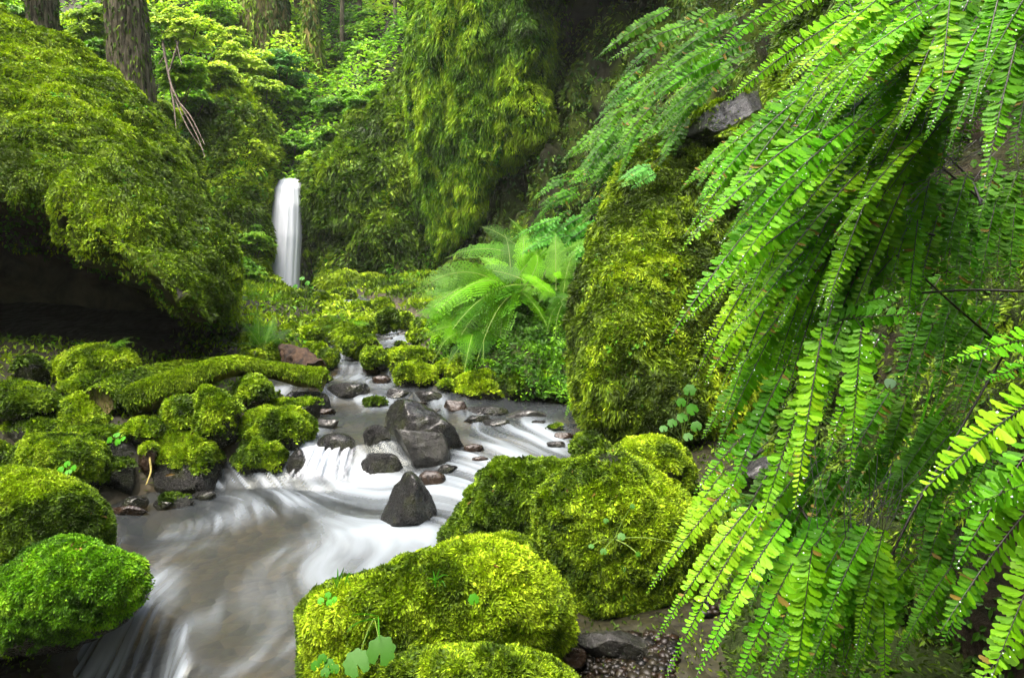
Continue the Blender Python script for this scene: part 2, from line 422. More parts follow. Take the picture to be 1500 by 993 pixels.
def edge_dist(x, y):
    w = .12 * vnoise(np.stack([x * 0 + 3.3, y * 2.5, x * 0], -1), 91)
    return np.maximum(np.interp(y, EY, LX) + w - x, x - np.interp(y, EY, RX) + w)
def ground_z(x, y):
    q = np.stack([x, y, x * 0], -1)
    n = fbm(q * 1.1, 4, 11); s = edge_dist(x, y)
    base = zw(x, y)
    z = base - .17 + .25 * sstep(-.08, .22, s) + .10 * np.maximum(s, 0) + n * .05 * (1 + sstep(.2, 1.5, s) * 1.5) + fbm(q * 7, 3, 12) * .02
    # gorge sides, slope behind the fall; unseen slope behind camera added to block light
    hl = np.maximum(-x - (7.2 + .0 * y), 0) * 1.0 * sstep(15, 11, y)
    hr = np.maximum(x - 3.4, 0) * 1.1 * sstep(16, 12, y)
    hb = np.maximum(-y - 2.5, 0) * .8
    far = sstep(14.05, 14.35, y) * 2.05 + np.maximum(y - 14.35, 0) * .86 - np.maximum(y - 30, 0) * .25 + sstep(14.05, 17, y) * np.abs(x + 4.6) * .22
    z = z + np.minimum(hl, 14) + np.minimum(hr, 14) + np.minimum(hb, 12) + far
    z = z + n * sstep(1.0, 6, hl + hr + hb + far) * 1.2
    return z
def axis(pts):
    out_ = []
    for (a, b, s) in pts: out_.append(np.arange(a, b, s))
    out_.append([pts[-1][1]]); return np.concatenate(out_)
gx = axis([(-45, -10, 1.2), (-10, -4, .12), (-4, 2.2, .035), (2.2, 6, .15), (6, 45, 1.5)])
gy = axis([(-32, -3, 1.5), (-3, 1.2, .12), (1.2, 8, .035), (8, 15, .08), (15, 40, .4), (40, 75, 2)])
GX, GY = np.meshgrid(gx, gy); GZ = ground_z(GX, GY)
g_moss = sstep(.05, .3, edge_dist(GX, GY))
m, nt, N, L = newmat('stream_bed_ground')
out = N.new('ShaderNodeOutputMaterial'); p = N.new('ShaderNodeBsdfPrincipled'); tc = N.new('ShaderNodeTexCoord')
vo = N.new('ShaderNodeTexVoronoi'); vo.inputs['Scale'].default_value = 16; L.new(tc.outputs['Object'], vo.inputs['Vector'])
n1 = noise_node(N, L, 2.2, 6, .6, tc.outputs['Object']); n2 = noise_node(N, L, 40, 5, .6, tc.outputs['Object'])
c1 = ramp(N, L, vo.outputs['Color'], [(.0, (.025, .02, .013)), (.5, (.06, .05, .032)), (1, (.14, .105, .06))])
c2 = ramp(N, L, n1.outputs[0], [(.35, (.02, .024, .017)), (.7, (.10, .082, .042))])
mx = N.new('ShaderNodeMix'); mx.data_type = 'RGBA'; mx.inputs[0].default_value = .5; L.new(c1.outputs[0], mx.inputs[6]); L.new(c2.outputs[0], mx.inputs[7])
at = N.new('ShaderNodeAttribute'); at.attribute_name = 'moss'
soil = ramp(N, L, n2.outputs[0], [(.3, (.006, .005, .003)), (.75, (.028, .028, .008))])
m2 = N.new('ShaderNodeMix'); m2.data_type = 'RGBA'; L.new(at.outputs['Fac'], m2.inputs[0]); L.new(mx.outputs[2], m2.inputs[6]); L.new(soil.outputs[0], m2.inputs[7])
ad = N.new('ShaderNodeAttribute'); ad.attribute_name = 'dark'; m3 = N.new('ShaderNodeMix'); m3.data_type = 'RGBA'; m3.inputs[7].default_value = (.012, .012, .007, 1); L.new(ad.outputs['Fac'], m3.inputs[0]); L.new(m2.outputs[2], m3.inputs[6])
L.new(m3.outputs[2], p.inputs['Base Color']); p.inputs['Roughness'].default_value = .7; p.inputs['Specular IOR Level'].default_value = .25
b = N.new('ShaderNodeBump'); b.inputs['Strength'].default_value = .6; b.inputs['Distance'].default_value = .03; L.new(vo.outputs['Distance'], b.inputs['Height']); b.invert = True
L.new(b.outputs[0], p.inputs['Normal']); L.new(p.outputs[0], out.inputs[0]); M['ground'] = m
gV = np.stack([GX, GY, GZ], -1).reshape(-1, 3)
g_hollow_shade = sstep(4.9, 5.3, GY) * sstep(-2.5, -2.9, GX) * (GY < 10)  # near-black ground colour paints the shade under the left overhang
ground = mesh('ground', gV, grid_quads(len(gy), len(gx)), M['ground'], attrs={'moss': g_moss.ravel(), 'dark': g_hollow_shade.ravel()}); tag(ground, kind='structure')

# ------------------------------------------------------------------ water
def white_spots(u, v):
    """where the current breaks white: (u, v, along, across, angle, strength)"""
    S = [(470, 690, 75, 22, 8, 1.15), (420, 725, 90, 26, -10, .8), (540, 722, 90, 20, 12, .75), (560, 745, 110, 26, 5, .45), (640, 760, 60, 30, -45, .85), (600, 805, 120, 26, -28, .95),
         (500, 800, 130, 18, -12, .6), (440, 850, 120, 30, -32, .65), (520, 770, 100, 14, -8, .5), (700, 712, 60, 20, -35, .8), (720, 670, 70, 16, -12, .75), (400, 930, 70, 26, -45, .35),
         (770, 652, 80, 22, 2, 1.0), (690, 612, 60, 14, 20, .8), (700, 690, 60, 12, -10, .7), (240, 855, 34, 30, 60, .55), (190, 905, 75, 24, -38, 1.2), (120, 965, 90, 30, -25, 1.1), (40, 985, 90, 20, -5, .8),
         (400, 955, 100, 12, -32, .55), (440, 652, 24, 30, -60, .9), (450, 640, 50, 14, -30, .6), (520, 600, 60, 8, 3, .5), (500, 585, 70, 8, 4, .75), (560, 590, 40, 8, 10, .7), (450, 572, 60, 7, 5, .6), (430, 580, 50, 7, 3, .5),
         (500, 552, 60, 5, 4, .9), (545, 560, 40, 8, 10, .8), (480, 545, 50, 5, 0, .6), (530, 528, 40, 4, 0, .8), (570, 545, 20, 10, -40, .8), (580, 488, 26, 14, -30, 1.2), (565, 478, 20, 10, 30, 1.2), (600, 500, 30, 8, 0, .8),
         (640, 590, 30, 8, 0, .6), (800, 640, 50, 16, 20, .8), (640, 730, 18, 40, -20, .8), (505, 520, 10, 12, 0, 1.2), (500, 442, 30, 10, 0, 1.0), (280, 800, 60, 8, -10, .25), (620, 700, 60, 14, 10, .5), (360, 760, 80, 9, -14, .35), (340, 705, 40, 8, -10, .3), (560, 785, 50, 7, -8, .7), (690, 660, 40, 6, 30, .6), (600, 715, 30, 6, 0, .5), (545, 712, 40, 6, 5, .6), (480, 584, 40, 4, 0, .5), (740, 690, 70, 12, -20, .5), (330, 880, 110, 16, -38, .35), (330, 760, 90, 10, -12, .3), (480, 900, 90, 30, -50, .4), (250, 790, 60, 6, -6, .25), (540, 535, 20, 4, 0, .8), (500, 538, 30, 4, 0, .7)]
    f = np.zeros_like(u)
    for (a, b_, sa, sb, an, k) in S:
        an = math.radians(an); du = u - a; dv = v - b_
        p_ = (du * math.cos(an) + dv * math.sin(an)) / sa; q_ = (-du * math.sin(an) + dv * math.cos(an)) / sb
        f = f + k * np.exp(-(p_ * p_ + q_ * q_))
    return f
wx = axis([(-7, -3.5, .06), (-3.5, 1.0, .0125), (1.0, 3, .08)]); wy = axis([(.6, 1.4, .05), (1.4, 5.2, .0125), (5.2, 8, .02), (8, 14.4, .06)])
WX, WY = np.meshgrid(wx, wy)
# flow coordinates: across the stream and along it, bent by slow noise
an = math.radians(0)
q2 = np.stack([WX * 1.1, WY * 1.1, WX * 0], -1)
bend = vnoise(q2, 21) * .35 + vnoise(q2 * 2.3, 22) * .10
# the pool current swings to the lower left of the picture
rot = sstep(4.2, 2.6, WY) * .62
ax_, ay_ = -np.sin(rot), -np.cos(rot)
across = WX * (-ay_) + WY * ax_ * 1.0 + bend
along = WX * ax_ + WY * ay_
fl = np.stack([across, along, WX * 0], -1)
st = fbm(np.stack([across * 7, along * 1.1, WX * 0], -1), 4, 41)
st2 = fbm(np.stack([across * 26, along * 2.4, WX * 0], -1), 3, 45)
WZ = zw(WX, WY)
pu, pv, _ = proj(np.stack([WX, WY, WZ], -1))
foam = white_spots(pu + 16 * st, pv + 6 * st)
gy_, gx_ = np.gradient(WZ, wy, wx)
fall = sstep(.25, 1.2, np.hypot(gx_, gy_))
foam = 1.08 * (1 - np.exp(-.95 * foam)) * np.clip(.82 + .85 * st + .45 * st2, .1, 1.35) + fall * (.42 + .9 * st2) + .05 + .12 * st + .05 * st2
foam = np.clip(foam * .92 - .02, 0, 1.1)
WZ2 = WZ + st * .012 + st2 * .004 * fall * 3 + np.clip(foam, 0, 1) * .012 + .02 * vnoise(np.stack([WX * 3, WY * 3, WX * 0], -1), 51)
# lip strands of the small cascade
m, nt, N, L = newmat('stream_water')
out = N.new('ShaderNodeOutputMaterial')
fo = N.new('ShaderNodeAttribute'); fo.attribute_name = 'foam'; fv = N.new('ShaderNodeAttribute'); fv.attribute_name = 'flow'
mp = N.new('ShaderNodeMapping'); mp.inputs['Scale'].default_value = (9, 1.2, 1); L.new(fv.outputs['Vector'], mp.inputs[0])
n1 = noise_node(N, L, 2.0, 5, .55, mp.outputs[0], .5)
mp2 = N.new('ShaderNodeMapping'); mp2.inputs['Scale'].default_value = (30, 2.2, 1); L.new(fv.outputs['Vector'], mp2.inputs[0]); n2 = noise_node(N, L, 1.6, 3, .5, mp2.outputs[0])
a1 = N.new('ShaderNodeMath'); a1.operation = 'MULTIPLY_ADD'; L.new(n1.outputs[0], a1.inputs[0]); a1.inputs[1].default_value = .42; L.new(fo.outputs['Fac'], a1.inputs[2])
a2 = N.new('ShaderNodeMath'); a2.operation = 'MULTIPLY_ADD'; L.new(n2.outputs[0], a2.inputs[0]); a2.inputs[1].default_value = .12; L.new(a1.outputs[0], a2.inputs[2])
ms = N.new('ShaderNodeMapRange'); ms.interpolation_type = 'SMOOTHSTEP'; ms.inputs[1].default_value = .32; ms.inputs[2].default_value = 1.5; ms.inputs[3].default_value = .07; ms.inputs[4].default_value = .97
L.new(a2.outputs[0], ms.inputs[0])
tr = N.new('ShaderNodeBsdfTransparent'); tr.inputs[0].default_value = (.62, .60, .48, 1)
gl = N.new('ShaderNodeBsdfGlossy'); gl.inputs['Roughness'].default_value = .22; gl.inputs['Color'].default_value = (.6, .66, .6, 1)
lw = N.new('ShaderNodeFresnel'); lw.inputs[0].default_value = 1.33
bm = N.new('ShaderNodeBump'); bm.inputs['Strength'].default_value = .25; bm.inputs['Distance'].default_value = .02; L.new(n1.outputs[0], bm.inputs['Height'])
L.new(bm.outputs[0], gl.inputs['Normal']); L.new(bm.outputs[0], lw.inputs['Normal'])
w1 = N.new('ShaderNodeMixShader'); L.new(lw.outputs[0], w1.inputs[0]); L.new(tr.outputs[0], w1.inputs[1]); L.new(gl.outputs[0], w1.inputs[2])
fp = N.new('ShaderNodeBsdfPrincipled'); setp(fp, Base_Color=(.22, .258, .285, 1), Roughness=.55)
w2 = N.new('ShaderNodeMixShader'); L.new(ms.outputs[0], w2.inputs[0]); L.new(w1.outputs[0], w2.inputs[1]); L.new(fp.outputs[0], w2.inputs[2]); L.new(w2.outputs[0], out.inputs[0])
M['water'] = m
water = mesh('stream_water', np.stack([WX, WY, WZ2], -1).reshape(-1, 3), grid_quads(len(wy), len(wx)), M['water'], attrs={'foam': foam.ravel(), 'flow': fl.reshape(-1, 3)})
tag(water, kind='structure')

# ------------------------------------------------------------------ waterfall
m, nt, N, L = newmat('falling_water')
out = N.new('ShaderNodeOutputMaterial'); fv = N.new('ShaderNodeAttribute'); fv.attribute_name = 'flow'; fo = N.new('ShaderNodeAttribute'); fo.attribute_name = 'foam'
mp = N.new('ShaderNodeMapping'); mp.inputs['Scale'].default_value = (22, .5, 1); L.new(fv.outputs['Vector'], mp.inputs[0]); n1 = noise_node(N, L, 1.5, 4, .6, mp.outputs[0], .3)
r = N.new('ShaderNodeMath'); r.operation = 'MULTIPLY_ADD'; r.inputs[1].default_value = .9; r.inputs[2].default_value = -.38; L.new(n1.outputs[0], r.inputs[0])
ad = N.new('ShaderNodeMath'); ad.operation = 'ADD'; L.new(r.outputs[0], ad.inputs[0]); L.new(fo.outputs['Fac'], ad.inputs[1]); ad.use_clamp = True
dp = N.new('ShaderNodeBsdfPrincipled'); setp(dp, Base_Color=(.86, .91, .96, 1), Roughness=.5); tl = N.new('ShaderNodeBsdfTranslucent'); tl.inputs[0].default_value = (.5, .56, .62, 1)
mxw = N.new('ShaderNodeMixShader'); mxw.inputs[0].default_value = .3; L.new(dp.outputs[0], mxw.inputs[1]); L.new(tl.outputs[0], mxw.inputs[2])
tr = N.new('ShaderNodeBsdfTransparent'); mw = N.new('ShaderNodeMixShader'); L.new(ad.outputs[0], mw.inputs[0]); L.new(tr.outputs[0], mw.inputs[1]); L.new(mxw.outputs[0], mw.inputs[2]); L.new(mw.outputs[0], out.inputs[0])
M['fallwater'] = m
def curtain(name, vs, uL, uR, ds, thick, mat, label, cat, cols=40, rows=60, edge=.18, bow=.25, solid=1.0, wob=.012):
    """rounded sheet of falling water between two edges given at heights vs"""
    t = np.linspace(0, 1, rows); s = np.linspace(-1, 1, cols)
    v = np.interp(t, np.linspace(0, 1, len(vs)), vs); l = np.interp(t, np.linspace(0, 1, len(vs)), uL); r_ = np.interp(t, np.linspace(0, 1, len(vs)), uR); d = np.interp(t, np.linspace(0, 1, len(vs)), ds)
    U = (l + r_)[:, None] / 2 + s[None] * (r_ - l)[:, None] / 2
    D = d[:, None] - bow * (1 - s[None] ** 2) * sstep(0, .1, t)[:, None] + wob * vnoise(np.stack([s[None] * 9 + t[:, None] * .3, t[:, None] * 1.0 + s[None] * 0, s[None] * 0 + t[:, None] * 0], -1), 5)
    V = P(U, np.broadcast_to(v[:, None], U.shape), D).reshape(-1, 3)
    back = V + np.array([0, thick, 0])
    f = (1.2 - np.abs(s)[None] ** 3.5 * 1.25) * solid * (np.ones((rows, 1)) if wob < .02 else sstep(0, .22, t)[:, None] * sstep(1, .6, t)[:, None] * (1 + .9 * vnoise(np.stack([s * 5 + .3, s * 0, s * 0], -1), 6)[None]))
    q = grid_quads(rows, cols); n = rows * cols
    flow = np.stack([np.broadcast_to(s[None] * (1 if wob < .02 else .45), U.shape) + (0 if wob < .02 else .12 * np.sin(t * 5)[:, None]), np.broadcast_to(t[:, None], U.shape) * 4, U * 0], -1).reshape(-1, 3)
    org = V.mean(0)
    o = mesh(name, np.concatenate([V, back]) - org, np.concatenate([q, q[:, ::-1] + n]), M['fallwater'] if mat is None else mat,
             attrs={'foam': np.concatenate([f.ravel()] * 2), 'flow': np.concatenate([flow] * 2)})
    o.location = org; return tag(o, label, cat)
curtain('waterfall', [259, 264, 275, 300, 345, 390, 432], [416, 408, 402, 398, 394, 391, 390], [437, 440, 441, 442, 442, 440, 438], [14.5, 14.05, 13.85, 13.7, 13.6, 13.55, 13.5], .08, None,
        'tall narrow white waterfall pouring between mossy walls at the head of the gorge', 'waterfall', solid=1.0)
def hit(u, v):
    """depth at which the view through a pixel meets the ground or the water"""
    d = np.arange(1.2, 16, .01); p_ = P(np.full(len(d), float(u)), np.full(len(d), float(v)), d)
    z = np.maximum(zw(p_[:, 0], p_[:, 1]), ground_z(p_[:, 0], p_[:, 1])); k = np.nonzero(p_[:, 2] < z)[0]
    return float(d[k[0]]) if len(k) else 14.
FV, FD = [380, 405, 420, 440, 460, 480, 500, 520, 545, 570], [13.6, 13, 12.2, 10, 8.4, 6.9, 6.3, 5.8, 5.35, 5.0]
def farD(v): return float(np.interp(v, FV, FD))
curtain('small_cascade', [650, 656, 672, 690, 704], [446, 436, 428, 420, 412], [522, 520, 516, 512, 514], [3.98, 3.86, 3.80, 3.76, 3.70], .02, None,
        'short fan of white water strands dropping into the pool in mid-stream', 'cascade', cols=60, rows=30, bow=.04, solid=.40, wob=.03)
# ------------------------------------------------------------------ the big rock masses
def area_px(o):
    a = np.asarray(o, float).clip([-40, -40], [1540, 1033]); b_ = np.roll(a, -1, 0); return abs((a[:, 0] * b_[:, 1] - a[:, 1] * b_[:, 0]).sum()) / 2
# left overhang
oA = [(-420, 60), (-300, -60), (-60, -10), (20, 45), (95, 85), (170, 135), (225, 178), (270, 235), (308, 300), (330, 352), (345, 410), (345, 462), (318, 500), (270, 470), (235, 432), (160, 392), (95, 352), (20, 332), (-80, 345), (-420, 420)]
b = blob(oA, 6.9, 1.9, 120, 300, box=.72, cen=(60, 230), lean_v=.9, amp=.36, nscale=1.0, seed=1, fine=.10, ridge=.15, it=2, back=1.3, stretch=(1, 1, .6))
finish(b, 'mossy_cliff', 'cliff', 'big bulging moss-covered cliff overhanging the dark hollow on the left bank', 'cliff', moss=.95, nblade=330000, lpx=5.2, wpx=2.3, cols=[(.05, .09, .005), (.12, .21, .006), (.22, .34, .008), (.34, .46, .014)], grav=.7, cscale=1.0, mossfn=lambda V, n: sstep(-.55, -.1, n[:, 2]),
       leafn=15000, leafpx=6.5, leafcols=LEAF, slope=.2)
oA2 = [(-500, 250), (-100, 220), (200, 260), (330, 380), (338, 470), (325, 535), (250, 560), (100, 575), (-100, 600), (-500, 650)]
b = blob(oA2, 8.0, 1.8, 50, 120, box=.6, cen=(60, 420), amp=.3, nscale=.8, seed=2, fine=.06)
finish(b, 'hollow_wall', 'blackrock', 'dark bare rock wall at the back of the hollow under the left overhang', 'rock wall', moss=0)
oA3 = [(268, 480), (300, 455), (338, 462), (346, 500), (335, 535), (300, 545), (255, 540)]
b = blob(oA3, 6.9, .8, 40, 80, amp=.12, nscale=2, seed=3)
finish(b, 'dark_boulder', 'darkcliff', 'dark rock footing below the right end of the left overhang', 'boulder', moss=.2)
# rock shoulder left of the fall
oB = [(255, 250), (262, 175), (300, 128), (350, 118), (385, 150), (396, 205), (402, 258), (390, 300), (386, 400), (380, 470), (300, 470), (250, 400)]
b = blob(oB, 14.2, 1.3, 90, 170, box=.7, lean_v=.4, amp=.35, nscale=.8, seed=4, fine=.1)
finish(b, 'rock_shoulder', 'cliff', 'rounded rock face with yellow-green moss just left of the waterfall', 'rock face', moss=.95, nblade=50000, lpx=7, wpx=3.2, cols=MOSSY, grav=.5, cscale=1.0, leafn=9000, leafpx=8, slope=.2)
# back cliff between fall and central cliff
oC = [(448, 268), (456, 235), (500, 195), (548, 150), (585, 108), (612, 60), (700, 60), (760, 200), (760, 430), (640, 440), (520, 450), (452, 445), (449, 350)]
b = blob(oC, 14.3, 1.1, 90, 190, box=.55, cen=(590, 300), lean_v=.2, lean_u=-.1, amp=.35, nscale=.8, seed=5, fine=.1)
finish(b, 'back_cliff', 'cliff', 'dark mossy cliff right of the waterfall with a slanting top edge', 'cliff', moss=.85, nblade=60000, lpx=8, wpx=3.4, cols=[(.025, .055, .004), (.055, .11, .005), (.10, .19, .007), (.18, .28, .010)], grav=.8, cscale=1.1,
       leafn=14000, leafpx=7, leafcols=LEAF, slope=.2, mossfn=lambda V, n: .25 + .75 * sstep(.7, 2.0, V[:, 2]))
# head wall behind the fall
oW = [(380, 268), (405, 262), (440, 260), (470, 268), (480, 440), (380, 450)]
b = blob(oW, 15.2, .4, 30, 60, box=.5, amp=.1, nscale=1.5, seed=6)
finish(b, 'fall_ledge', 'darkcliff', 'wet dark ledge the waterfall drops over', 'ledge', moss=.5, nblade=2000, lpx=8, wpx=3.4, cols=MOSSD)
for (u0, u1, dp, lb) in ((380, 399, 13.95, 'dark wet rock rib hugging the left side of the waterfall'), (441, 458, 13.95, 'dark wet rock rib hugging the right side of the waterfall')):
    b = blob([(u0 + 4, 262), ((u0 + u1) / 2, 252), (u1 - 4, 262), (u1, 300), (u1 - 2, 360), (u1 + 1, 440), (u0, 445), (u0 - 3, 360), (u0, 300)], dp, .22, 30, 60, box=.6, amp=.06, nscale=2.5, seed=int(u0), fine=.03)
    finish(b, 'rock_rib', 'basalt', lb, 'rock', moss=.35, nblade=900, lpx=6, wpx=2.6, cols=MOSSD)
b = blob([(396, 266), (402, 257), (416, 262), (428, 265), (438, 261), (450, 256), (454, 266), (440, 275), (410, 275)], 14.5, .25, 24, 60, box=.7, amp=.05, nscale=3, seed=88)
finish(b, 'lip_stone', 'basalt', 'wet notched stone lip the waterfall spills over', 'rock', moss=.3, nblade=500, lpx=6, wpx=2.6, cols=MOSSD)
# central cliff
oD = [(612, -160), (604, 20), (600, 120), (604, 230), (618, 330), (640, 378), (668, 386), (690, 352), (712, 300), (726, 262), (790, 235), (845, 250), (900, 330), (960, 330), (990, 100), (1010, -160), (800, -240)]
def warpD(u, v, d):
    # hollow cut under the overhang on the right half
    rec = sstep(770, 850, u + 30 * fbm(np.stack([u / 60, v / 60, u * 0], -1), 2, 6)) * sstep(-60, 60, v) + sstep(700, 745, u) * sstep(235, 280, v)
    return d + 1.6 * np.clip(rec, 0, 1)
b = blob(oD, 11.6, 1.3, 170, 300, box=.5, cen=(760, 110), lean_v=-.25, lean_u=-.5, amp=.45, nscale=.75, seed=8, fine=.12, stretch=(1, 1, .28), warp=warpD)
def uvmask(fn):
    def f(V, n=None):
        u, v, _ = proj(V); return fn(u, v, V)
    return f
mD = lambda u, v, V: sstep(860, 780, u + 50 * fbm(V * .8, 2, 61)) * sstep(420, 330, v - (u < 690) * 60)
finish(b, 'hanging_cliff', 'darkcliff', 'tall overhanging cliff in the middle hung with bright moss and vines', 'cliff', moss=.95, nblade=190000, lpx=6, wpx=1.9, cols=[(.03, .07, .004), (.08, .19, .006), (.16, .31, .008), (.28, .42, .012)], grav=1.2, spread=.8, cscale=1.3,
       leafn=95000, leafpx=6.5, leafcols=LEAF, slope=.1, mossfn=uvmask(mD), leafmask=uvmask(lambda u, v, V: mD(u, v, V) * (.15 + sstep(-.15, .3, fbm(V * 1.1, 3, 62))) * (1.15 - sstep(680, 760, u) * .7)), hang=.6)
# dark recess wall
oE = [(700, 150), (800, -120), (950, -250), (1300, -260), (1400, 200), (1300, 620), (1000, 640), (860, 640), (760, 560), (640, 540), (600, 500), (640, 430), (690, 380)]
b = blob(oE, 10.4, 1.0, 120, 220, box=.45, cen=(930, 260), lean_u=-1.0, lean_v=.3, amp=.5, nscale=1.1, seed=9, fine=.22, ridge=.4, stretch=(1, 1, .35))
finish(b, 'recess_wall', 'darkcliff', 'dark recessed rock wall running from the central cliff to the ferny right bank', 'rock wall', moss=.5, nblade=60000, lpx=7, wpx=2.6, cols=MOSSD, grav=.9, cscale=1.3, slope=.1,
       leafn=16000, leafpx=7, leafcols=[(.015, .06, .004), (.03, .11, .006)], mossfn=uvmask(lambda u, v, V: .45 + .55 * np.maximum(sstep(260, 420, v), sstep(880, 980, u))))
# right mossy buttress
oF = [(838, 560), (836, 480), (852, 420), (872, 345), (905, 270), (935, 215), (985, 200), (1045, 188), (1110, 200), (1160, 330), (1170, 520), (1150, 640), (1050, 668), (930, 662), (870, 640), (845, 600)]
b = blob(oF, 4.75, .75, 130, 240, box=.62, cen=(985, 440), lean_v=.55, lean_u=.3, amp=.13, nscale=2.0, seed=10, fine=.035)
finish(b, 'mossy_buttress', 'cliff', 'huge upright mossy boulder behind the hanging ferns at the edge of the stream', 'boulder', moss=.95, nblade=190000, lpx=6.5, wpx=2.5, cols=[(.03, .055, .004), (.075, .13, .005), (.15, .25, .006), (.29, .40, .010)], grav=.6, cscale=2.4, slope=.45,
       leafn=2600, leafpx=9, leafcols=LEAF)
# near right bank
oG = [(1120, 1300), (1085, 900), (1110, 760), (1150, 640), (1120, 460), (1105, 300), (1130, 170), (1180, 20), (1250, -200), (1900, -300), (2100, 400), (2000, 1300)]
b = blob(oG, 2.35, .7, 110, 200, box=.5, cen=(1500, 480), lean_u=-.9, lean_v=.35, amp=.16, nscale=2.2, seed=12, fine=.04)
finish(b, 'earth_bank', 'earth', 'steep dark earth bank behind the maidenhair ferns on the right', 'bank', moss=.45, nblade=90000, lpx=9, wpx=3., cols=MOSSD, grav=.5, cscale=3, leafn=15000, leafpx=13, leafcols=[(.015, .05, .004), (.035, .11, .006), (.06, .17, .008)], slope=.2)
oH = [(1125, 640), (1180, 560), (1900, 600), (2000, 1500), (1000, 1500), (1020, 1010), (1040, 850)]
b = blob(oH, 2.05, .55, 60, 120, box=.6, cen=(1400, 980), lean_v=1.4, amp=.12, nscale=3, seed=13, fine=.03)
finish(b, 'lower_bank', 'earth', 'leafy foot of the dark bank below the hanging ferns', 'bank', moss=.45, nblade=22000, lpx=13, wpx=3.6, cols=MOSSD, cscale=3, leafn=6000, leafpx=18, leafcols=[(.02, .07, .005), (.04, .14, .006), (.07, .21, .008)], slope=.3)
# slope under the middle ferns
oI = [(628, 470), (660, 430), (720, 400), (800, 370), (880, 330), (930, 400), (930, 600), (850, 600), (760, 585), (690, 570), (640, 545), (622, 510)]
b = blob(oI, 6.2, .6, 70, 130, box=.6, lean_v=1.5, lean_u=-.3, amp=.2, nscale=1.6, seed=14, fine=.05)
finish(b, 'ferny_bank', 'earth', 'leafy earth slope under the lady ferns on the far right bank', 'bank', moss=.6, nblade=26000, lpx=8, wpx=3, cols=MOSSG, cscale=2, leafn=9000, leafpx=8, leafcols=LEAF, slope=.3)
# left mossy mound running to the foot of the fall
oJ = [(335, 545), (338, 470), (342, 420), (352, 395), (385, 405), (420, 432), (470, 440), (510, 450), (528, 465), (518, 482), (494, 500), (462, 512), (435, 522), (400, 530), (360, 545)]
b = blob(oJ, 9.2, .5, 70, 140, box=.6, warp=lambda u, v, d: d - 9.2 + np.interp(v, FV, FD) + .25, amp=.22, nscale=1.6, seed=15, fine=.07)
finish(b, 'mossy_mound', 'earth', 'green mound of moss and ferns below the foot of the waterfall', 'mound', moss=.95, nblade=30000, lpx=8, wpx=3, cols=MOSS, cscale=1.6, leafn=7000, leafpx=8, leafcols=LEAF, slope=.3)

# ------------------------------------------------------------------ boulders
def dome(u0, v0, u1, v1, seed=0, k=16, ir=.09, flat=.0):
    rg = np.random.default_rng(seed); c = ((u0 + u1) / 2, (v0 + v1) / 2); o = []
    for i in range(k):
        t = 2 * PI * i / k; cs, sn = math.cos(t), math.sin(t)
        e = 2.5; rr = (abs(cs) ** e + abs(sn) ** e) ** (-1 / e) * (1 + rg.uniform(-ir, ir))
        o.append((c[0] + cs * rr * (u1 - u0) / 2, c[1] + sn * rr * (v1 - v0) / 2))
    return o
def boulder(outline, vb, zb, label, name='mossy_boulder', cat='boulder', mat='basalt', moss=.9, cols=None, thick=None, seed=0, lpx=8, wpx=2.7, k=1.25, cuts=0, amp=None, sink=None,
            group=None, nscale=None, box=.75, dz=0., leafn=0, litter=None, fine=None, mossbias=0, grav=.3, cscale=None, zmin='auto', flat=False, jit=.3, res=None, slope=.45, depth=None, ridge=0., mossfn=None):
    o = np.asarray(outline, float); ctr = (o.max(0) + o.min(0)) / 2; half = (o.max(0) - o.min(0)) / 2
    sk = half[1] * .35 if sink is None else sink
    below = o[:, 1] > ctr[1]; o[below, 1] += sk * (o[below, 1] - ctr[1]) / half[1]
    Dw = hit(ctr[0], vb) if depth is None else depth; zb = float(P(ctr[0], vb, Dw)[2])
    w = 2 * half[0] * Dw / F; h = 2 * half[1] * Dw / F
    th = .5 * min(w, max(h, w * .55)) * .95 if thick is None else thick
    D = Dw + th * .6 + dz
    size = math.sqrt(w * h); am = .055 * size if amp is None else amp * size
    ns = 2.2 / size if nscale is None else nscale / size
    r1, r2 = res or (int(np.clip(half.max() * .7, 34, 90)), int(np.clip(half.max() * 1.4, 68, 180)))
    b_ = blob(o, D, th, r1, r2, box=box, amp=am, nscale=ns, seed=seed, cuts=cuts, fine=am * .35 if fine is None else fine * size, it=2, ridge=ridge)
    if zmin == 'auto': zmin = zb + .02
    return finish(b_, name, mat, label, cat, group, moss=moss, nblade=0 if moss < .05 else area_px(outline) * k * 3.2, spread=1.1, lpx=lpx * .62,  litter=(int(area_px(outline) / 700) if litter is None and half[0] > 60 and moss > .5 else litter or 0), cols=cols if cols is not None else MOSS, cscale=cscale or 2.5 / size,
                  zmin=zmin, leafn=leafn, leafpx=9, flat=flat, mossbias=mossbias, grav=grav, jit=jit, slope=slope, mossfn=mossfn)
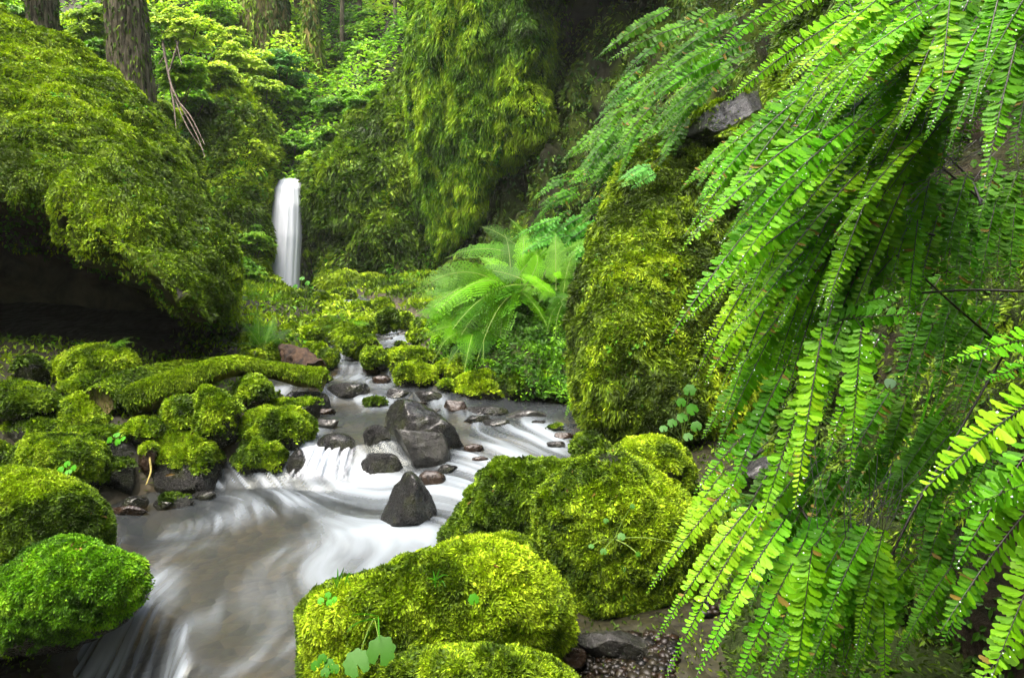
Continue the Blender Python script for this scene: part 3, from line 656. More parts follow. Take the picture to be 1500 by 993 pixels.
# front right group
boulder([(446, 905), (455, 882), (500, 862), (560, 838), (620, 810), (680, 797), (735, 800), (780, 830), (815, 860), (834, 900), (826, 935), (800, 965), (740, 1030), (600, 1080), (470, 1060), (448, 985)], 1000, 0., 
        'long low boulder thick with yellow-green moss at the bottom centre of the picture', thick=.24, mossbias=.3, seed=21, cols=MOSSY, lpx=11, wpx=2.6, k=1.5, box=.7, depth=1.72, moss=1.0, sink=10, leafn=60, zmin=-.2, amp=.06, jit=.4)
boulder([(690, 800), (715, 786), (755, 790), (800, 815), (822, 850), (815, 900), (740, 930), (690, 880)], 905, 0., 
        'small yellow-mossed boulder peeping up behind the long low boulder', thick=.14, seed=22, cols=MOSSY, lpx=10, wpx=2.6, k=1.5, depth=2.25, moss=1.0, zmin=-.2)
boulder([(650, 800), (662, 765), (690, 725), (715, 692), (745, 676), (800, 676), (845, 676), (870, 700), (880, 800), (850, 870), (780, 870), (690, 840)], 800, 0., 
        'dark green mossy boulder standing in the stream behind the front boulders', thick=.22, mossbias=.3, seed=23, cols=[(.02, .04, .004), (.05, .10, .005), (.10, .18, .006), (.19, .30, .010)], lpx=9, wpx=2.5, k=1.5, depth=2.75, moss=.95, sink=30, amp=.06, zmin=-.05)
boulder([(788, 735), (810, 710), (850, 680), (890, 662), (935, 680), (985, 722), (1030, 752), (1048, 790), (1040, 860), (1010, 915), (950, 945), (880, 945), (838, 900), (820, 850), (800, 800)], 940, .1,
        'tall boulder shaggy with golden moss and a bare grey top, beside the ferns', thick=.30, mossbias=.5, seed=24, cols=MOSSY, lpx=10, wpx=2.6, k=1.5, depth=2.15, moss=.98, sink=10, amp=.05, zmin=-.2, leafn=60, jit=.42,
        mossfn=uvmask(lambda u, v, V: 1 - .95 * np.exp(-(((u - 893) / 24) ** 2 + ((v - 672) / 15) ** 2) ** 2)))
boulder([(900, 660), (930, 643), (965, 642), (1000, 660), (1018, 700), (1015, 740), (950, 740), (900, 700)], 740, .2,
        'rounded stone half bare and half mossed, behind the tall golden boulder', mat='stone', thick=.2, seed=25, cols=MOSSY, depth=2.9, moss=.55, sink=20, k=1.0, zmin=-.2, slope=.9)
boulder([(832, 662), (845, 642), (870, 636), (890, 650), (900, 680), (850, 690)], 680, .12, 'small dark stone with thin moss at the foot of the upright boulder', seed=26, moss=.5, k=.7, depth=3.7, cols=MOSSD, thick=.15)
boulder([(560, 985), (600, 962), (670, 950), (740, 955), (800, 975), (850, 1010), (800, 1100), (600, 1100)], 1050, -.1,
        'low moss cushion at the very bottom edge in front of the long boulder', seed=27, cols=MOSSY, lpx=12, wpx=2.8, k=1.7, depth=1.45, thick=.14, moss=1, sink=5, zmin=-.6, jit=.4)
boulder(dome(812, 855, 852, 900, 28), 905, 0, 'fist-sized mossy stone wedged between the front boulders', seed=28, cols=MOSS, depth=2.15, thick=.05, zmin=-.3, k=1.5)
boulder([(838, 932), (870, 924), (905, 922), (945, 940), (975, 975), (965, 990), (920, 984), (880, 965), (850, 948)], 985, 0, 'bare grey slate slab lying on gravel below the ferns', name='slate_slab', cat='rock', mat='stone', seed=29, moss=0, depth=1.85, thick=.07, cuts=9, amp=.05, sink=8, ridge=.4)
boulder([(818, 952), (835, 945), (858, 950), (862, 970), (845, 982), (822, 975)], 982, 0, 'brown pebbly stone left of the bare slate slab', name='brown_stone', cat='rock', mat='brownstone', seed=30, moss=0, depth=1.8, thick=.04, cuts=4, sink=4)
for i, (bx, lb) in enumerate([((1085, 668, 1150, 705), 'uppermost grey slate behind the hanging fern tips'), ((1080, 700, 1140, 722), 'thin middle slate behind the hanging fern tips'), ((1085, 735, 1135, 772), 'dark lowest slate behind the hanging fern tips'),
                              ((1075, 650, 1120, 668), 'slate fragment tucked under the fern curtain by the upright boulder')]):
    boulder(dome(*bx, 40 + i, ir=.2), bx[3], .3, lb, name='slate_slab', cat='rock', mat='stone', seed=31 + i, moss=.0, depth=2.0 + .04 * i, thick=.06, cuts=8, sink=4)
boulder([(995, 190), (1030, 165), (1075, 140), (1112, 130), (1120, 150), (1080, 178), (1050, 192), (1010, 200)], 200, 2.0, 'grey ledge stone lying on top of the upright boulder', name='ledge_stone', cat='rock', mat='stone', seed=36, moss=.15, depth=4.7, thick=.25, cuts=8, sink=6, zmin=-1, k=.5)
# rocks in the current
boulder([(560, 640), (566, 612), (585, 586), (606, 583), (640, 598), (668, 620), (686, 638), (684, 655), (660, 668), (600, 676), (565, 665)], 660, .17, 'largest wet black rock in mid-stream with a peaked top', name='stream_rock', cat='rock', seed=51, moss=0, cuts=14, amp=.06, ridge=.5, sink=14, cols=MOSSD, k=.3, thick=.17, lpx=5, dz=.05)
boulder([(575, 655), (590, 634), (620, 627), (645, 636), (660, 660), (658, 682), (620, 692), (582, 684)], 684, .12, 'wet shining rock leaning against the largest black rock', name='stream_rock', cat='rock', mat='stone', seed=52, moss=0, cuts=7, amp=.06, sink=12, thick=.12, ridge=.5)
boulder([(497, 692), (515, 670), (545, 661), (580, 664), (600, 682), (592, 700), (540, 710), (505, 706)], 704, .06, 'low dark rock with green film right of the small cascade', name='stream_rock', cat='rock', seed=53, moss=0, cuts=9, amp=.07, ridge=.5, sink=10, cols=MOSSD, k=.3, lpx=5, thick=.13)
boulder([(554, 775), (556, 750), (570, 718), (585, 693), (598, 688), (612, 700), (630, 728), (642, 748), (638, 770), (600, 790), (565, 785)], 779, 0, 'tall pointed black rock standing in the pool', name='stream_rock', cat='rock', seed=54, moss=0, cuts=10, amp=.06, ridge=.5, sink=12, cols=MOSSD, k=.2, lpx=5, box=.85, thick=.12)
boulder(dome(612, 688, 652, 718, 55), 712, .0, 'small round reddish-brown wet stone behind the pointed rock', name='stream_rock', cat='rock', mat='brownstone', seed=55, moss=0, sink=6, amp=.02)
boulder([(462, 655), (470, 638), (495, 632), (520, 640), (522, 665), (490, 680), (465, 672)], 668, .16, 'olive-brown rock sheeted with water above the small cascade', name='stream_rock', cat='rock', mat='basalt', seed=57, moss=0, sink=5, dz=.0, amp=.03)
boulder(dome(532, 622, 572, 662, 58), 660, .17, 'round dark rock between the cascade and the largest rock', name='stream_rock', cat='rock', mat='basalt', cuts=6, seed=58, moss=0, sink=6, amp=.04)
boulder(dome(478, 560, 540, 582, 59), 581, .24, 'flat wet rock splitting the upper stream', name='stream_rock', cat='rock', mat='basalt', seed=59, moss=0, sink=6, cuts=5)
boulder(dome(566, 569, 602, 584, 60), 583, .26, 'low dark rock just above the largest stream rock', name='stream_rock', cat='rock', mat='basalt', seed=60, moss=0, sink=5, cuts=5)
boulder(dome(604, 572, 650, 589, 61), 587, .25, 'flat black rock right of the low dark rock in the upper stream', name='stream_rock', cat='rock', mat='basalt', seed=61, moss=0, sink=5, cuts=5)
boulder(dome(683, 594, 745, 610, 62), 608, .2, 'flat black stones breaking the surface off the right bank', name='stream_rock', cat='rock', mat='basalt', seed=62, moss=0, sink=4, cuts=6, ridge=.4)
boulder(dome(742, 600, 800, 616, 63), 614, .2, 'pale grey wet stone off the right bank gravel', name='stream_rock', cat='rock', mat='stone', seed=63, moss=0, sink=4, cuts=6, ridge=.4)
boulder(dome(678, 650, 708, 662, 64), 661, .12, 'small dark stone right of the largest stream rock', name='stream_rock', cat='rock', mat='brownstone', seed=64, moss=0, sink=4)
boulder(dome(690, 668, 716, 678, 65), 677, .08, 'tiny brown stone in the right-hand current', name='stream_rock', cat='rock', mat='brownstone', seed=65, moss=0, sink=3)
boulder(dome(545, 550, 572, 562, 66), 561, .31, 'brown stone in the top run of the stream', name='stream_rock', cat='rock', mat='brownstone', seed=66, moss=0, sink=3)
boulder(dome(800, 646, 830, 656, 67), 655, .17, 'small pale stone at the foot of the upright boulder', name='stream_rock', cat='rock', mat='stone', seed=67, moss=0, sink=3, cuts=5)
rs = np.random.default_rng(77)
for i, (u, v) in enumerate([(470, 560), (455, 590), (420, 612), (476, 606), (530, 575), (552, 596), (640, 604), (668, 600), (700, 616), (728, 622), (812, 630), (826, 640), (790, 622), (560, 552), (590, 566), (615, 592), (470, 545), (486, 538), (560, 540), (545, 545), (585, 508), (570, 498), (602, 506), (556, 512), (540, 520), (575, 522), (480, 625), (440, 640), (655, 690), (300, 728), (258, 738), (190, 752), (238, 742), (590, 492), (607, 484), (560, 486)]):
    w_ = rs.uniform(9, 20) * (.6 + (v - 480) / 300); h_ = w_ * rs.uniform(.28, .5)
    boulder(dome(u - w_, v - h_ * 1.5, u + w_, v + h_ * .5, 600 + i, ir=.2), v + h_ * .4, .2, 'small wet dark stone breaking the water near the stream edge', name='wet_stone', cat='stone', mat=['basalt', 'basalt', 'stone', 'brownstone'][i % 4], seed=600 + i, moss=.5 if i % 5 == 0 else 0, cols=MOSSD, lpx=5, cuts=6, sink=3, res=(20, 40), group='small wet stones along the stream')
# left of the current
boulder([(350, 640), (352, 615), (372, 602), (420, 600), (455, 604), (464, 622), (462, 645), (440, 662), (390, 664), (355, 655)], 655, .18, 'blocky moss-topped boulder left of the cascade', seed=71, slope=0.9, moss=0.5, cols=MOSS, cuts=5, amp=.03, k=1., sink=12, box=.6)
boulder([(352, 604), (370, 590), (420, 587), (465, 592), (475, 604), (440, 612), (370, 614)], 612, .24, 'flat grey slab behind the blocky boulder', name='stone_slab', cat='rock', mat='stone', seed=72, moss=.35, cuts=5, k=.5, sink=8)
boulder([(400, 592), (410, 578), (440, 572), (475, 574), (486, 586), (484, 600), (450, 606), (405, 602)], 600, .22, 'smooth dark rock at the left edge of the upper stream', name='stream_rock', cat='rock', seed=73, moss=0, cols=MOSSD, cuts=4, k=.4, sink=10)
boulder([(343, 672), (352, 655), (380, 647), (410, 650), (420, 668), (418, 688), (380, 697), (348, 690)], 690, .04, 'small mossy boulder touching the foam left of the cascade', seed=74, slope=0.8, moss=0.6, cols=MOSS, k=1.2, sink=10)
boulder([(415, 690), (428, 660), (445, 655), (450, 690), (430, 705)], 700, .02, 'wet dark rock at the left side of the cascade', name='stream_rock', cat='rock', seed=75, moss=.0, sink=4)
# left bank
boulder([(-60, 760), (-50, 710), (0, 690), (50, 687), (100, 700), (140, 725), (163, 760), (160, 800), (120, 830), (40, 850), (-60, 850)], 840, .0, 'large rounded boulder thick with moss at the left edge of the pool', seed=81, slope=0.7, moss=0.88, cols=MOSS, lpx=8.5, wpx=2.4, k=1.5, depth=2.75, thick=.28, sink=20, zmin=.0, jit=.4)
boulder([(-60, 880), (-30, 850), (20, 838), (45, 810), (85, 790), (125, 790), (160, 812), (205, 825), (222, 850), (215, 880), (170, 912), (90, 935), (0, 950), (-60, 950)], 930, -.15, 'lower moss-covered boulder in the bottom left corner with a bare dark end', seed=82, slope=0.7, moss=0.85, cols=MOSSG, lpx=9, wpx=2.4, k=1.5, depth=2.25, thick=.22, sink=18, zmin=-.12, jit=.4,
        mossfn=uvmask(lambda u, v, V: sstep(222, 185, u + 12 * fbm(V * 9, 2, 3))))
boulder([(25, 660), (45, 640), (90, 636), (135, 645), (157, 668), (158, 705), (120, 728), (60, 730), (25, 700)], 735, .06, 'rounded mossy boulder above the large one on the left bank', seed=83, slope=0.8, moss=0.7, cols=MOSS, k=1.3, thick=.3, sink=14)
boulder(dome(-40, 648, 20, 695, 84), 695, .1, 'mossy boulder cut by the left edge of the picture', seed=84, moss=.9, cols=MOSS, k=1.3, thick=.15)
boulder([(150, 660), (165, 642), (190, 640), (208, 655), (205, 675), (170, 682), (150, 675)], 678, .15, 'wet grey stone right of the rounded mossy boulder', name='bank_stone', cat='rock', mat='stone', seed=85, slope=0.4, moss=0, thick=.14, cuts=5, sink=6)
boulder([(148, 700), (155, 678), (180, 672), (202, 680), (200, 715), (180, 735), (152, 728)], 728, .03, 'dark shiny stone at the water below the grey one', name='bank_stone', cat='rock', seed=86, moss=.1, thick=.14, cuts=5, sink=6, k=.2)
boulder([(168, 742), (180, 728), (210, 724), (222, 735), (205, 748), (178, 750)], 748, 0, 'lowest dark stone at the pool edge on the left', name='bank_stone', cat='rock', seed=87, moss=0, thick=.1, cuts=4, sink=6)
boulder([(212, 700), (215, 660), (228, 635), (255, 632), (285, 640), (320, 665), (350, 688), (356, 705), (340, 718), (270, 728), (215, 725)], 718, .0, 'slanting boulder with a bright moss crest and dark base at the pool edge', seed=88, slope=0.9, moss=0.52, cols=MOSS, k=1.1, thick=.3, sink=10, cuts=5, amp=.03, box=.7, zmin=.12)
boulder([(0, 618), (60, 612), (130, 620), (190, 632), (205, 645), (150, 652), (60, 650), (0, 648)], 652, .2, 'long flat grey slab streaked with moss on the left bank', name='stone_slab', cat='rock', mat='stone', seed=89, moss=.5, cols=MOSS, k=.8, thick=.25, sink=10)
boulder([(-20, 600), (0, 580), (40, 574), (85, 580), (92, 600), (60, 618), (-20, 620)], 618, .28, 'low mossy rock at the left edge above the flat slab', seed=90, slope=0.9, moss=0.45, cols=MOSSD, k=1.1, thick=.25)
boulder([(85, 610), (95, 588), (118, 576), (140, 585), (162, 615), (172, 640), (130, 640), (90, 632)], 638, .24, 'knobbly rock with a bare grey crown in the middle of the left bank', seed=91, slope=0.9, mat='stone', moss=0.45, cols=MOSS, k=1.1, thick=.25, cuts=4)
boulder([(76, 555), (85, 530), (110, 514), (145, 510), (185, 515), (202, 535), (200, 556), (150, 568), (90, 570)], 568, .32, 'domed mossy boulder with a little fern on its top', seed=92, moss=.95, cols=MOSSY, k=1.4, thick=.35)
boulder([(85, 578), (95, 560), (125, 548), (165, 548), (168, 560), (130, 578), (100, 588)], 590, .30, 'mossy hump in front of the domed boulder', seed=93, moss=.9, cols=MOSS, k=1.3, thick=.2)
boulder(dome(150, 541, 205, 553, 94), 553, .34, 'pale flat stone between the domed boulder and the fallen log', name='bank_stone', cat='rock', mat='stone', seed=94, moss=.1, thick=.15, cuts=4)
boulder([(20, 560), (22, 530), (50, 524), (75, 540), (76, 562), (40, 570)], 568, .32, 'dull brown-green rock in the shade of the left hollow', seed=95, slope=0.5, moss=0.25, cols=MOSSD, k=1.0, thick=.3, cuts=6)
boulder([(-20, 578), (0, 562), (50, 565), (85, 580), (60, 590), (-20, 592)], 590, .3, 'flat stone slab low on the left margin behind the mossy rocks', name='stone_slab', cat='rock', mat='stone', seed=96, moss=.3, thick=.2, k=.6)
boulder([(283, 640), (280, 600), (290, 575), (318, 568), (345, 580), (355, 605), (352, 645), (320, 658)], 660, .15, 'upright dark boulder with moss streaks under the fallen log', seed=97, slope=0.6, moss=0.3, cols=MOSS, k=.8, thick=.25, sink=10, cuts=4)
boulder([(340, 590), (350, 562), (372, 552), (392, 565), (398, 585), (370, 600)], 600, .25, 'mossy stone just under the log beside the stream', seed=98, slope=0.8, moss=0.55, cols=MOSS, k=1.0, thick=.2)
boulder([(240, 635), (238, 600), (260, 580), (282, 590), (286, 632), (262, 645)], 645, .2, 'shaggy mossed rock in the shade below the middle of the log', seed=99, slope=0.8, moss=0.45, cols=MOSS, k=.9, thick=.2)
boulder([(170, 640), (180, 622), (225, 615), (250, 625), (240, 645), (190, 650)], 650, .2, 'low mossy rock between the knobbly rock and the slanting boulder', seed=100, slope=0.9, moss=0.45, cols=MOSS, k=1.0, thick=.2)
boulder([(205, 690), (200, 665), (215, 650), (235, 660), (230, 695)], 700, .05, 'small damp stone with roots beside the slanting boulder', name='bank_stone', cat='rock', mat='brownstone', seed=101, moss=.1, thick=.1, cuts=4, k=.3)
# right bank, middle distance
boulder([(565, 530), (570, 517), (600, 513), (635, 515), (642, 530), (635, 542), (590, 545), (566, 540)], 541, .36, 'flat-topped mossy slab on the far right of the upper stream', seed=111, moss=.85, cols=MOSSY, k=1.3, thick=.3, cuts=2)
boulder([(578, 560), (582, 540), (600, 530), (622, 532), (638, 550), (636, 566), (600, 572)], 567, .30, 'round bright mossy boulder in front of the flat-topped slab', seed=112, moss=1, cols=MOSSY, k=1.4, lpx=7)
boulder([(632, 555), (640, 534), (658, 528), (672, 545), (670, 562), (645, 566)], 563, .32, 'small mossy boulder right of the round bright one', seed=113, moss=1, cols=MOSSY, k=1.4, lpx=7, dz=.1)
boulder([(658, 575), (665, 555), (695, 546), (730, 546), (742, 565), (735, 584), (690, 590), (665, 586)], 585, .26, 'wedge-shaped bright mossy boulder on the right bank waterline', seed=114, moss=.9, cols=MOSSY, k=1.4, cuts=3, lpx=7)
boulder(dome(736, 548, 782, 584, 115), 584, .27, 'dark mossy stone right of the wedge-shaped boulder', seed=115, moss=.55, cols=MOSSD, k=1.2, lpx=7)
boulder(dome(776, 546, 816, 582, 116), 583, .27, 'mossy stone against the base of the far right bank', seed=116, moss=.8, cols=MOSS, k=1.2, lpx=7)
boulder(dome(640, 560, 662, 576, 117), 576, .28, 'small mossy stone at the water between two bright boulders', seed=117, moss=.8, cols=MOSS, k=1.2, lpx=6)
boulder(dome(686, 528, 730, 552, 118), 552, .4, 'mossy boulder half under the lady ferns', seed=118, moss=.8, cols=MOSSG, k=1.2, lpx=7, thick=.2)
boulder(dome(664, 524, 694, 546, 119), 546, .4, 'pale mossy stone tucked left of the one under the lady ferns', seed=119, moss=.95, cols=MOSSY, k=1.2, lpx=7, thick=.15)
# far mossy rocks round the stream head
far = [(530, 510, 560, 532, 'square green stone standing in the narrow cascade', 6.3), (468, 512, 492, 530, 'rounded mossy stone left of the narrow cascade', 6.6), (500, 498, 528, 512, 'brown-topped mossy stone above the narrow cascade', 7.0),
       (553, 455, 585, 480, 'mossy stone above the bright upper cascade', 8.5), (580, 458, 602, 476, 'small mossy stone top right of the upper cascade', 8.8), (598, 486, 626, 500, 'low mossy stone right of the upper cascade', 7.4),
       (606, 470, 634, 488, 'yellow mossy stone under the tip of the lady fern', 8.2), (520, 468, 548, 486, 'mossy hump up the left bank of the cascade', 8.6),
       (486, 452, 516, 470, 'mossy hump below the small pool near the fall', 9.6), (515, 445, 545, 462, 'mossy hump right of the small pool near the fall', 10.5), (455, 432, 485, 448, 'yellow mossy stone at the very foot of the waterfall', 12.4),
       (470, 436, 500, 446, 'flat mossy stone right of the waterfall foot', 12.0), (430, 448, 468, 470, 'large mossy hump left of the small pool', 10.2), (440, 480, 470, 500, 'mossy cushion above the broken log end', 7.8),
       (448, 505, 480, 522, 'mossy stone right of the broken log end', 6.8), (380, 500, 412, 524, 'mossy mound on the left below the ferns', 6.9), (350, 512, 385, 532, 'grey-green stone behind the fallen log', 6.5),
       (345, 492, 378, 512, 'mossy mound beside the foot of the left overhang', 7.3), (408, 478, 440, 498, 'yellowish mossy hump between ferns and log', 7.9), (545, 440, 575, 456, 'mossy stone below the long mossy ledge', 11.0),
       (478, 425, 520, 440, 'bright mossy stone under the left end of the long ledge', 12.2)]
for i, (a, b_, c_, d_, lb, dp) in enumerate(far):
    boulder(dome(a, b_, c_, d_, 200 + i, ir=.14), d_, .3, lb, seed=200 + i, moss=1.0, cols=MOSSY if i % 3 else MOSS, k=1.8, lpx=6, wpx=2.6, depth=farD(d_) - .1, thick=(c_ - a) * .5 * farD(d_) / F, zmin=-5, res=(16, 32), sink=5, box=.7)
b = blob([(462, 415), (470, 404), (500, 400), (530, 405), (560, 416), (620, 420), (660, 425), (660, 455), (600, 462), (560, 452), (520, 440), (480, 432), (465, 425)], 13.0, .45, 50, 110, box=.6, amp=.16, nscale=1.6, seed=16, fine=.05)
finish(b, 'mossy_ledge', 'cliff', 'long mossy ledge at the foot of the back cliff right of the waterfall', 'ledge', moss=.85, nblade=9000, lpx=7, wpx=3, cols=MOSSY, grav=1.5, slope=.6, mossbias=.1)
# ------------------------------------------------------------------ tubes, logs, trunks
def tube_arr(pts, rad, ns=8, amp=0., nscale=4., seed=0, sub=1, stretch=None):
    pts = np.asarray(pts, float); rad = np.broadcast_to(np.asarray(rad, float), (len(pts),)).copy()
    if sub > 1:
        t = np.arange(len(pts)); tt = np.linspace(0, len(pts) - 1, (len(pts) - 1) * sub + 1)
        # catmull-ish by smoothing
        pts = np.stack([np.interp(tt, t, pts[:, k]) for k in range(3)], 1); rad = np.interp(tt, t, rad)
        for _ in range(sub // 2 + 1): pts[1:-1] = (pts[:-2] + 2 * pts[1:-1] + pts[2:]) / 4
    tg = nrm(np.gradient(pts, axis=0)); ref = np.array([0, 0, 1.]) if abs(tg[:, 2]).mean() < .8 else np.array([1., 0, 0])
    a = nrm(np.cross(tg, ref)); b_ = np.cross(tg, a)
    th = np.linspace(0, 2 * PI, ns, endpoint=False)
    R = np.ones((len(pts), ns)) * rad[:, None]
    d = np.cos(th)[None, :, None] * a[:, None] + np.sin(th)[None, :, None] * b_[:, None]
    if amp:
        q = (pts[:, None] + d * rad[:, None, None]) * nscale
        if stretch is not None: q = q * np.asarray(stretch)
        n_ = fbm(q, 4, seed); R = R * (1 + amp * (n_ + (1 - 2 * np.abs(fbm(q * 1.7, 3, seed + 3))) * .6))
    V = pts[:, None] + d * R[..., None]
    n = len(pts)
    V = np.concatenate([V.reshape(-1, 3), pts[:1], pts[-1:]])
    Q = grid_quads(n, ns, True); j = np.arange(ns); j2 = (j + 1) % ns
    T = np.concatenate([np.stack([np.full(ns, n * ns), j2, j], 1), np.stack([np.full(ns, n * ns + 1), (n - 1) * ns + j, (n - 1) * ns + j2], 1)])
    return V, T, Q[:, ::-1]
def tube_obj(name, pts, rad, mat, parent=None, ns=10, off=None, **k):
    V, T, Q = tube_arr(pts, rad, ns, **k)
    if off is not None: V = V - off
    return mesh(name, V, [T, Q], mat, parent, attrs={'moss': np.zeros(len(V))})
def pxpath(l): return np.array([P(u, v, d) for (u, v, d) in l])
def moss_on(parent, V, T, Nn, org, n, depth, lpx, wpx, cols, grav, seed, upbias=.2, cscale=3):
    fn = np.cross(V[T[:, 1]] - V[T[:, 0]], V[T[:, 2]] - V[T[:, 0]]); fc = V[T].mean(1); f = nrm(fn)
    w = sstep(-.45, .4, f[:, 2] + upbias + fbm(fc * 6, 3, seed) * .7) * np.where((fn * (fc - CAM)).sum(1) < 0, 1, .3)
    p, nn, idx, _ = tri_sample(V, T, n, w); d_ = (p - CAM) @ FW / F
    c = palette(p, cols, cscale, seed, .35); Vb, Qb, Cb = blades(p, nn, lpx * d_, wpx * d_, c, grav, .8)
    return mesh('moss', Vb - org, Qb, M['moss'], parent, Cb, smooth=False)
def log(path, rad, label, n, cols=MOSS, amp=.14, nscale=3, mat=None, name='fallen_log', seed=0, lpx=8, grav=1.0, upbias=.2, cat='log'):
    if isinstance(path[0][2], str): path = [(u, v, hit(u, v + r_ * 200) - r_ * 1.2) for (u, v, _), r_ in zip(path, rad)]
    pts = pxpath(path); V, T, Q = tube_arr(pts, rad, 36, amp=amp, nscale=nscale, seed=seed, sub=8)
    Tq = np.concatenate([T, Q[:, [0, 1, 2]], Q[:, [0, 2, 3]]]); org = V.mean(0)
    # outward check
    o = mesh(name, V - org, [T, Q], mat or M['mossbark'], attrs={'moss': np.zeros(len(V))}); o.location = org; tag(o, label, cat)
    f = nrm(np.cross(V[Tq[:, 1]] - V[Tq[:, 0]], V[Tq[:, 2]] - V[Tq[:, 0]]))
    if n: moss_on(o, V, Tq if (f * (V[Tq].mean(1) - V[Tq].mean(1).mean(0))).sum() > 0 else Tq[:, ::-1], None, org, n, 5, lpx, 2.8, cols, grav, seed, upbias)
    return o
log([(184, 594, 3.95), (210, 582, 4.0), (270, 560, 4.1), (320, 541, 4.25), (350, 536, 4.4), (400, 544, 4.6), (440, 552, 4.7), (474, 556, 4.7)], [.075, .088, .08, .065, .058, .052, .066, .07], 'long fallen log furred with moss, its sawn end pointing at the lower left', 42000, MOSSY, seed=301, lpx=5, upbias=-.25)
log([(145, 588, 's'), (190, 564, 's'), (250, 548, 's'), (320, 535, 's')], [.08, .09, .07, .05], 'second mossy log lying behind the long one on the left bank', 16000, MOSS, seed=302, lpx=5, upbias=-.1)
log([(412, 508, 5.3), (428, 520, 5.2), (446, 534, 5.0), (462, 545, 4.85)], [.025, .06, .085, .06], 'broken reddish-brown root end of rotten wood at the stream edge', 0, mat=M['rotwood'], amp=.55, nscale=16, seed=304, name='rotten_stump', cat='stump')
log([(470, 480, 6.7), (495, 486, 6.5), (520, 498, 6.2), (542, 512, 6.0)], [.07, .10, .10, .08], 'short fat log shaggy with hanging moss above the narrow cascade', 14000, MOSSY, seed=305, grav=.9, lpx=7, upbias=.5)
def stick(path, rad, label, mat='twig', name='fallen_twig', cat='twig', seed=0, branches=()):
    pts = pxpath(path); org = pts[0].copy()
    V, T, Q = tube_arr(pts, rad, 7, amp=.15, nscale=20, seed=seed, sub=5)
    o = mesh(name, V - org, [T, Q], M[mat]); o.location = org; tag(o, label, cat)
    for br in branches:
        tube_obj('branch', pxpath(br[0]), br[1], M[mat], o, 6, off=org, sub=4)
    return o
stick([(222, 652, 3.75), (219, 672, 3.7), (222, 690, 3.6), (214, 710, 3.5)], [.006, .006, .005, .003], 'pale crooked root dangling beside the slanting boulder', mat='palebark')
stick([(435, 507, 6.4), (470, 514, 6.5), (500, 510, 6.6)], [.008, .008, .005], 'thin dark stick lying across the stones above the narrow cascade')
stick([(500, 612, 4.75), (515, 607, 4.75), (530, 603, 4.75)], [.006, .007, .004], 'small brown stick caught in the upper stream', mat='rotwood')
stick([(1062, 705, 2.1), (1100, 700, 2.05), (1150, 704, 2.0)], [.004, .004, .003], 'thin stick lying on the slates behind the fern curtain', mat='rotwood')
stick([(238, 60, 9.0), (243, 90, 9.0), (250, 125, 8.9), (262, 150, 8.8), (290, 200, 8.6), (300, 230, 8.4)], [.016, .015, .013, .010, .006, .003], 'bare pale dead branch hanging down beside the big left trunk', mat='twig', name='dead_branch', cat='branch',
      branches=[([(250, 125, 8.9), (255, 155, 8.85), (258, 190, 8.7)], [.014, .012, .003]), ([(262, 60, 8.9), (256, 80, 8.9), (248, 105, 8.9)], [.01, .013, .01]), ([(262, 150, 8.8), (280, 170, 8.6), (300, 212, 8.4)], [.01, .008, .003]), ([(258, 60, 8.9), (266, 95, 8.8)], [.009, .004]), ([(232, 95, 9.), (243, 80, 9.)], [.006, .008]), ([(256, 145, 8.8), (275, 190, 8.6), (298, 220, 8.4)], [.008, .006, .003])])
stick([(66, 240, 6.2), (75, 258, 6.1), (84, 272, 6.0)], [.012, .01, .005], 'short bare twig sticking out of the moss on the left overhang')

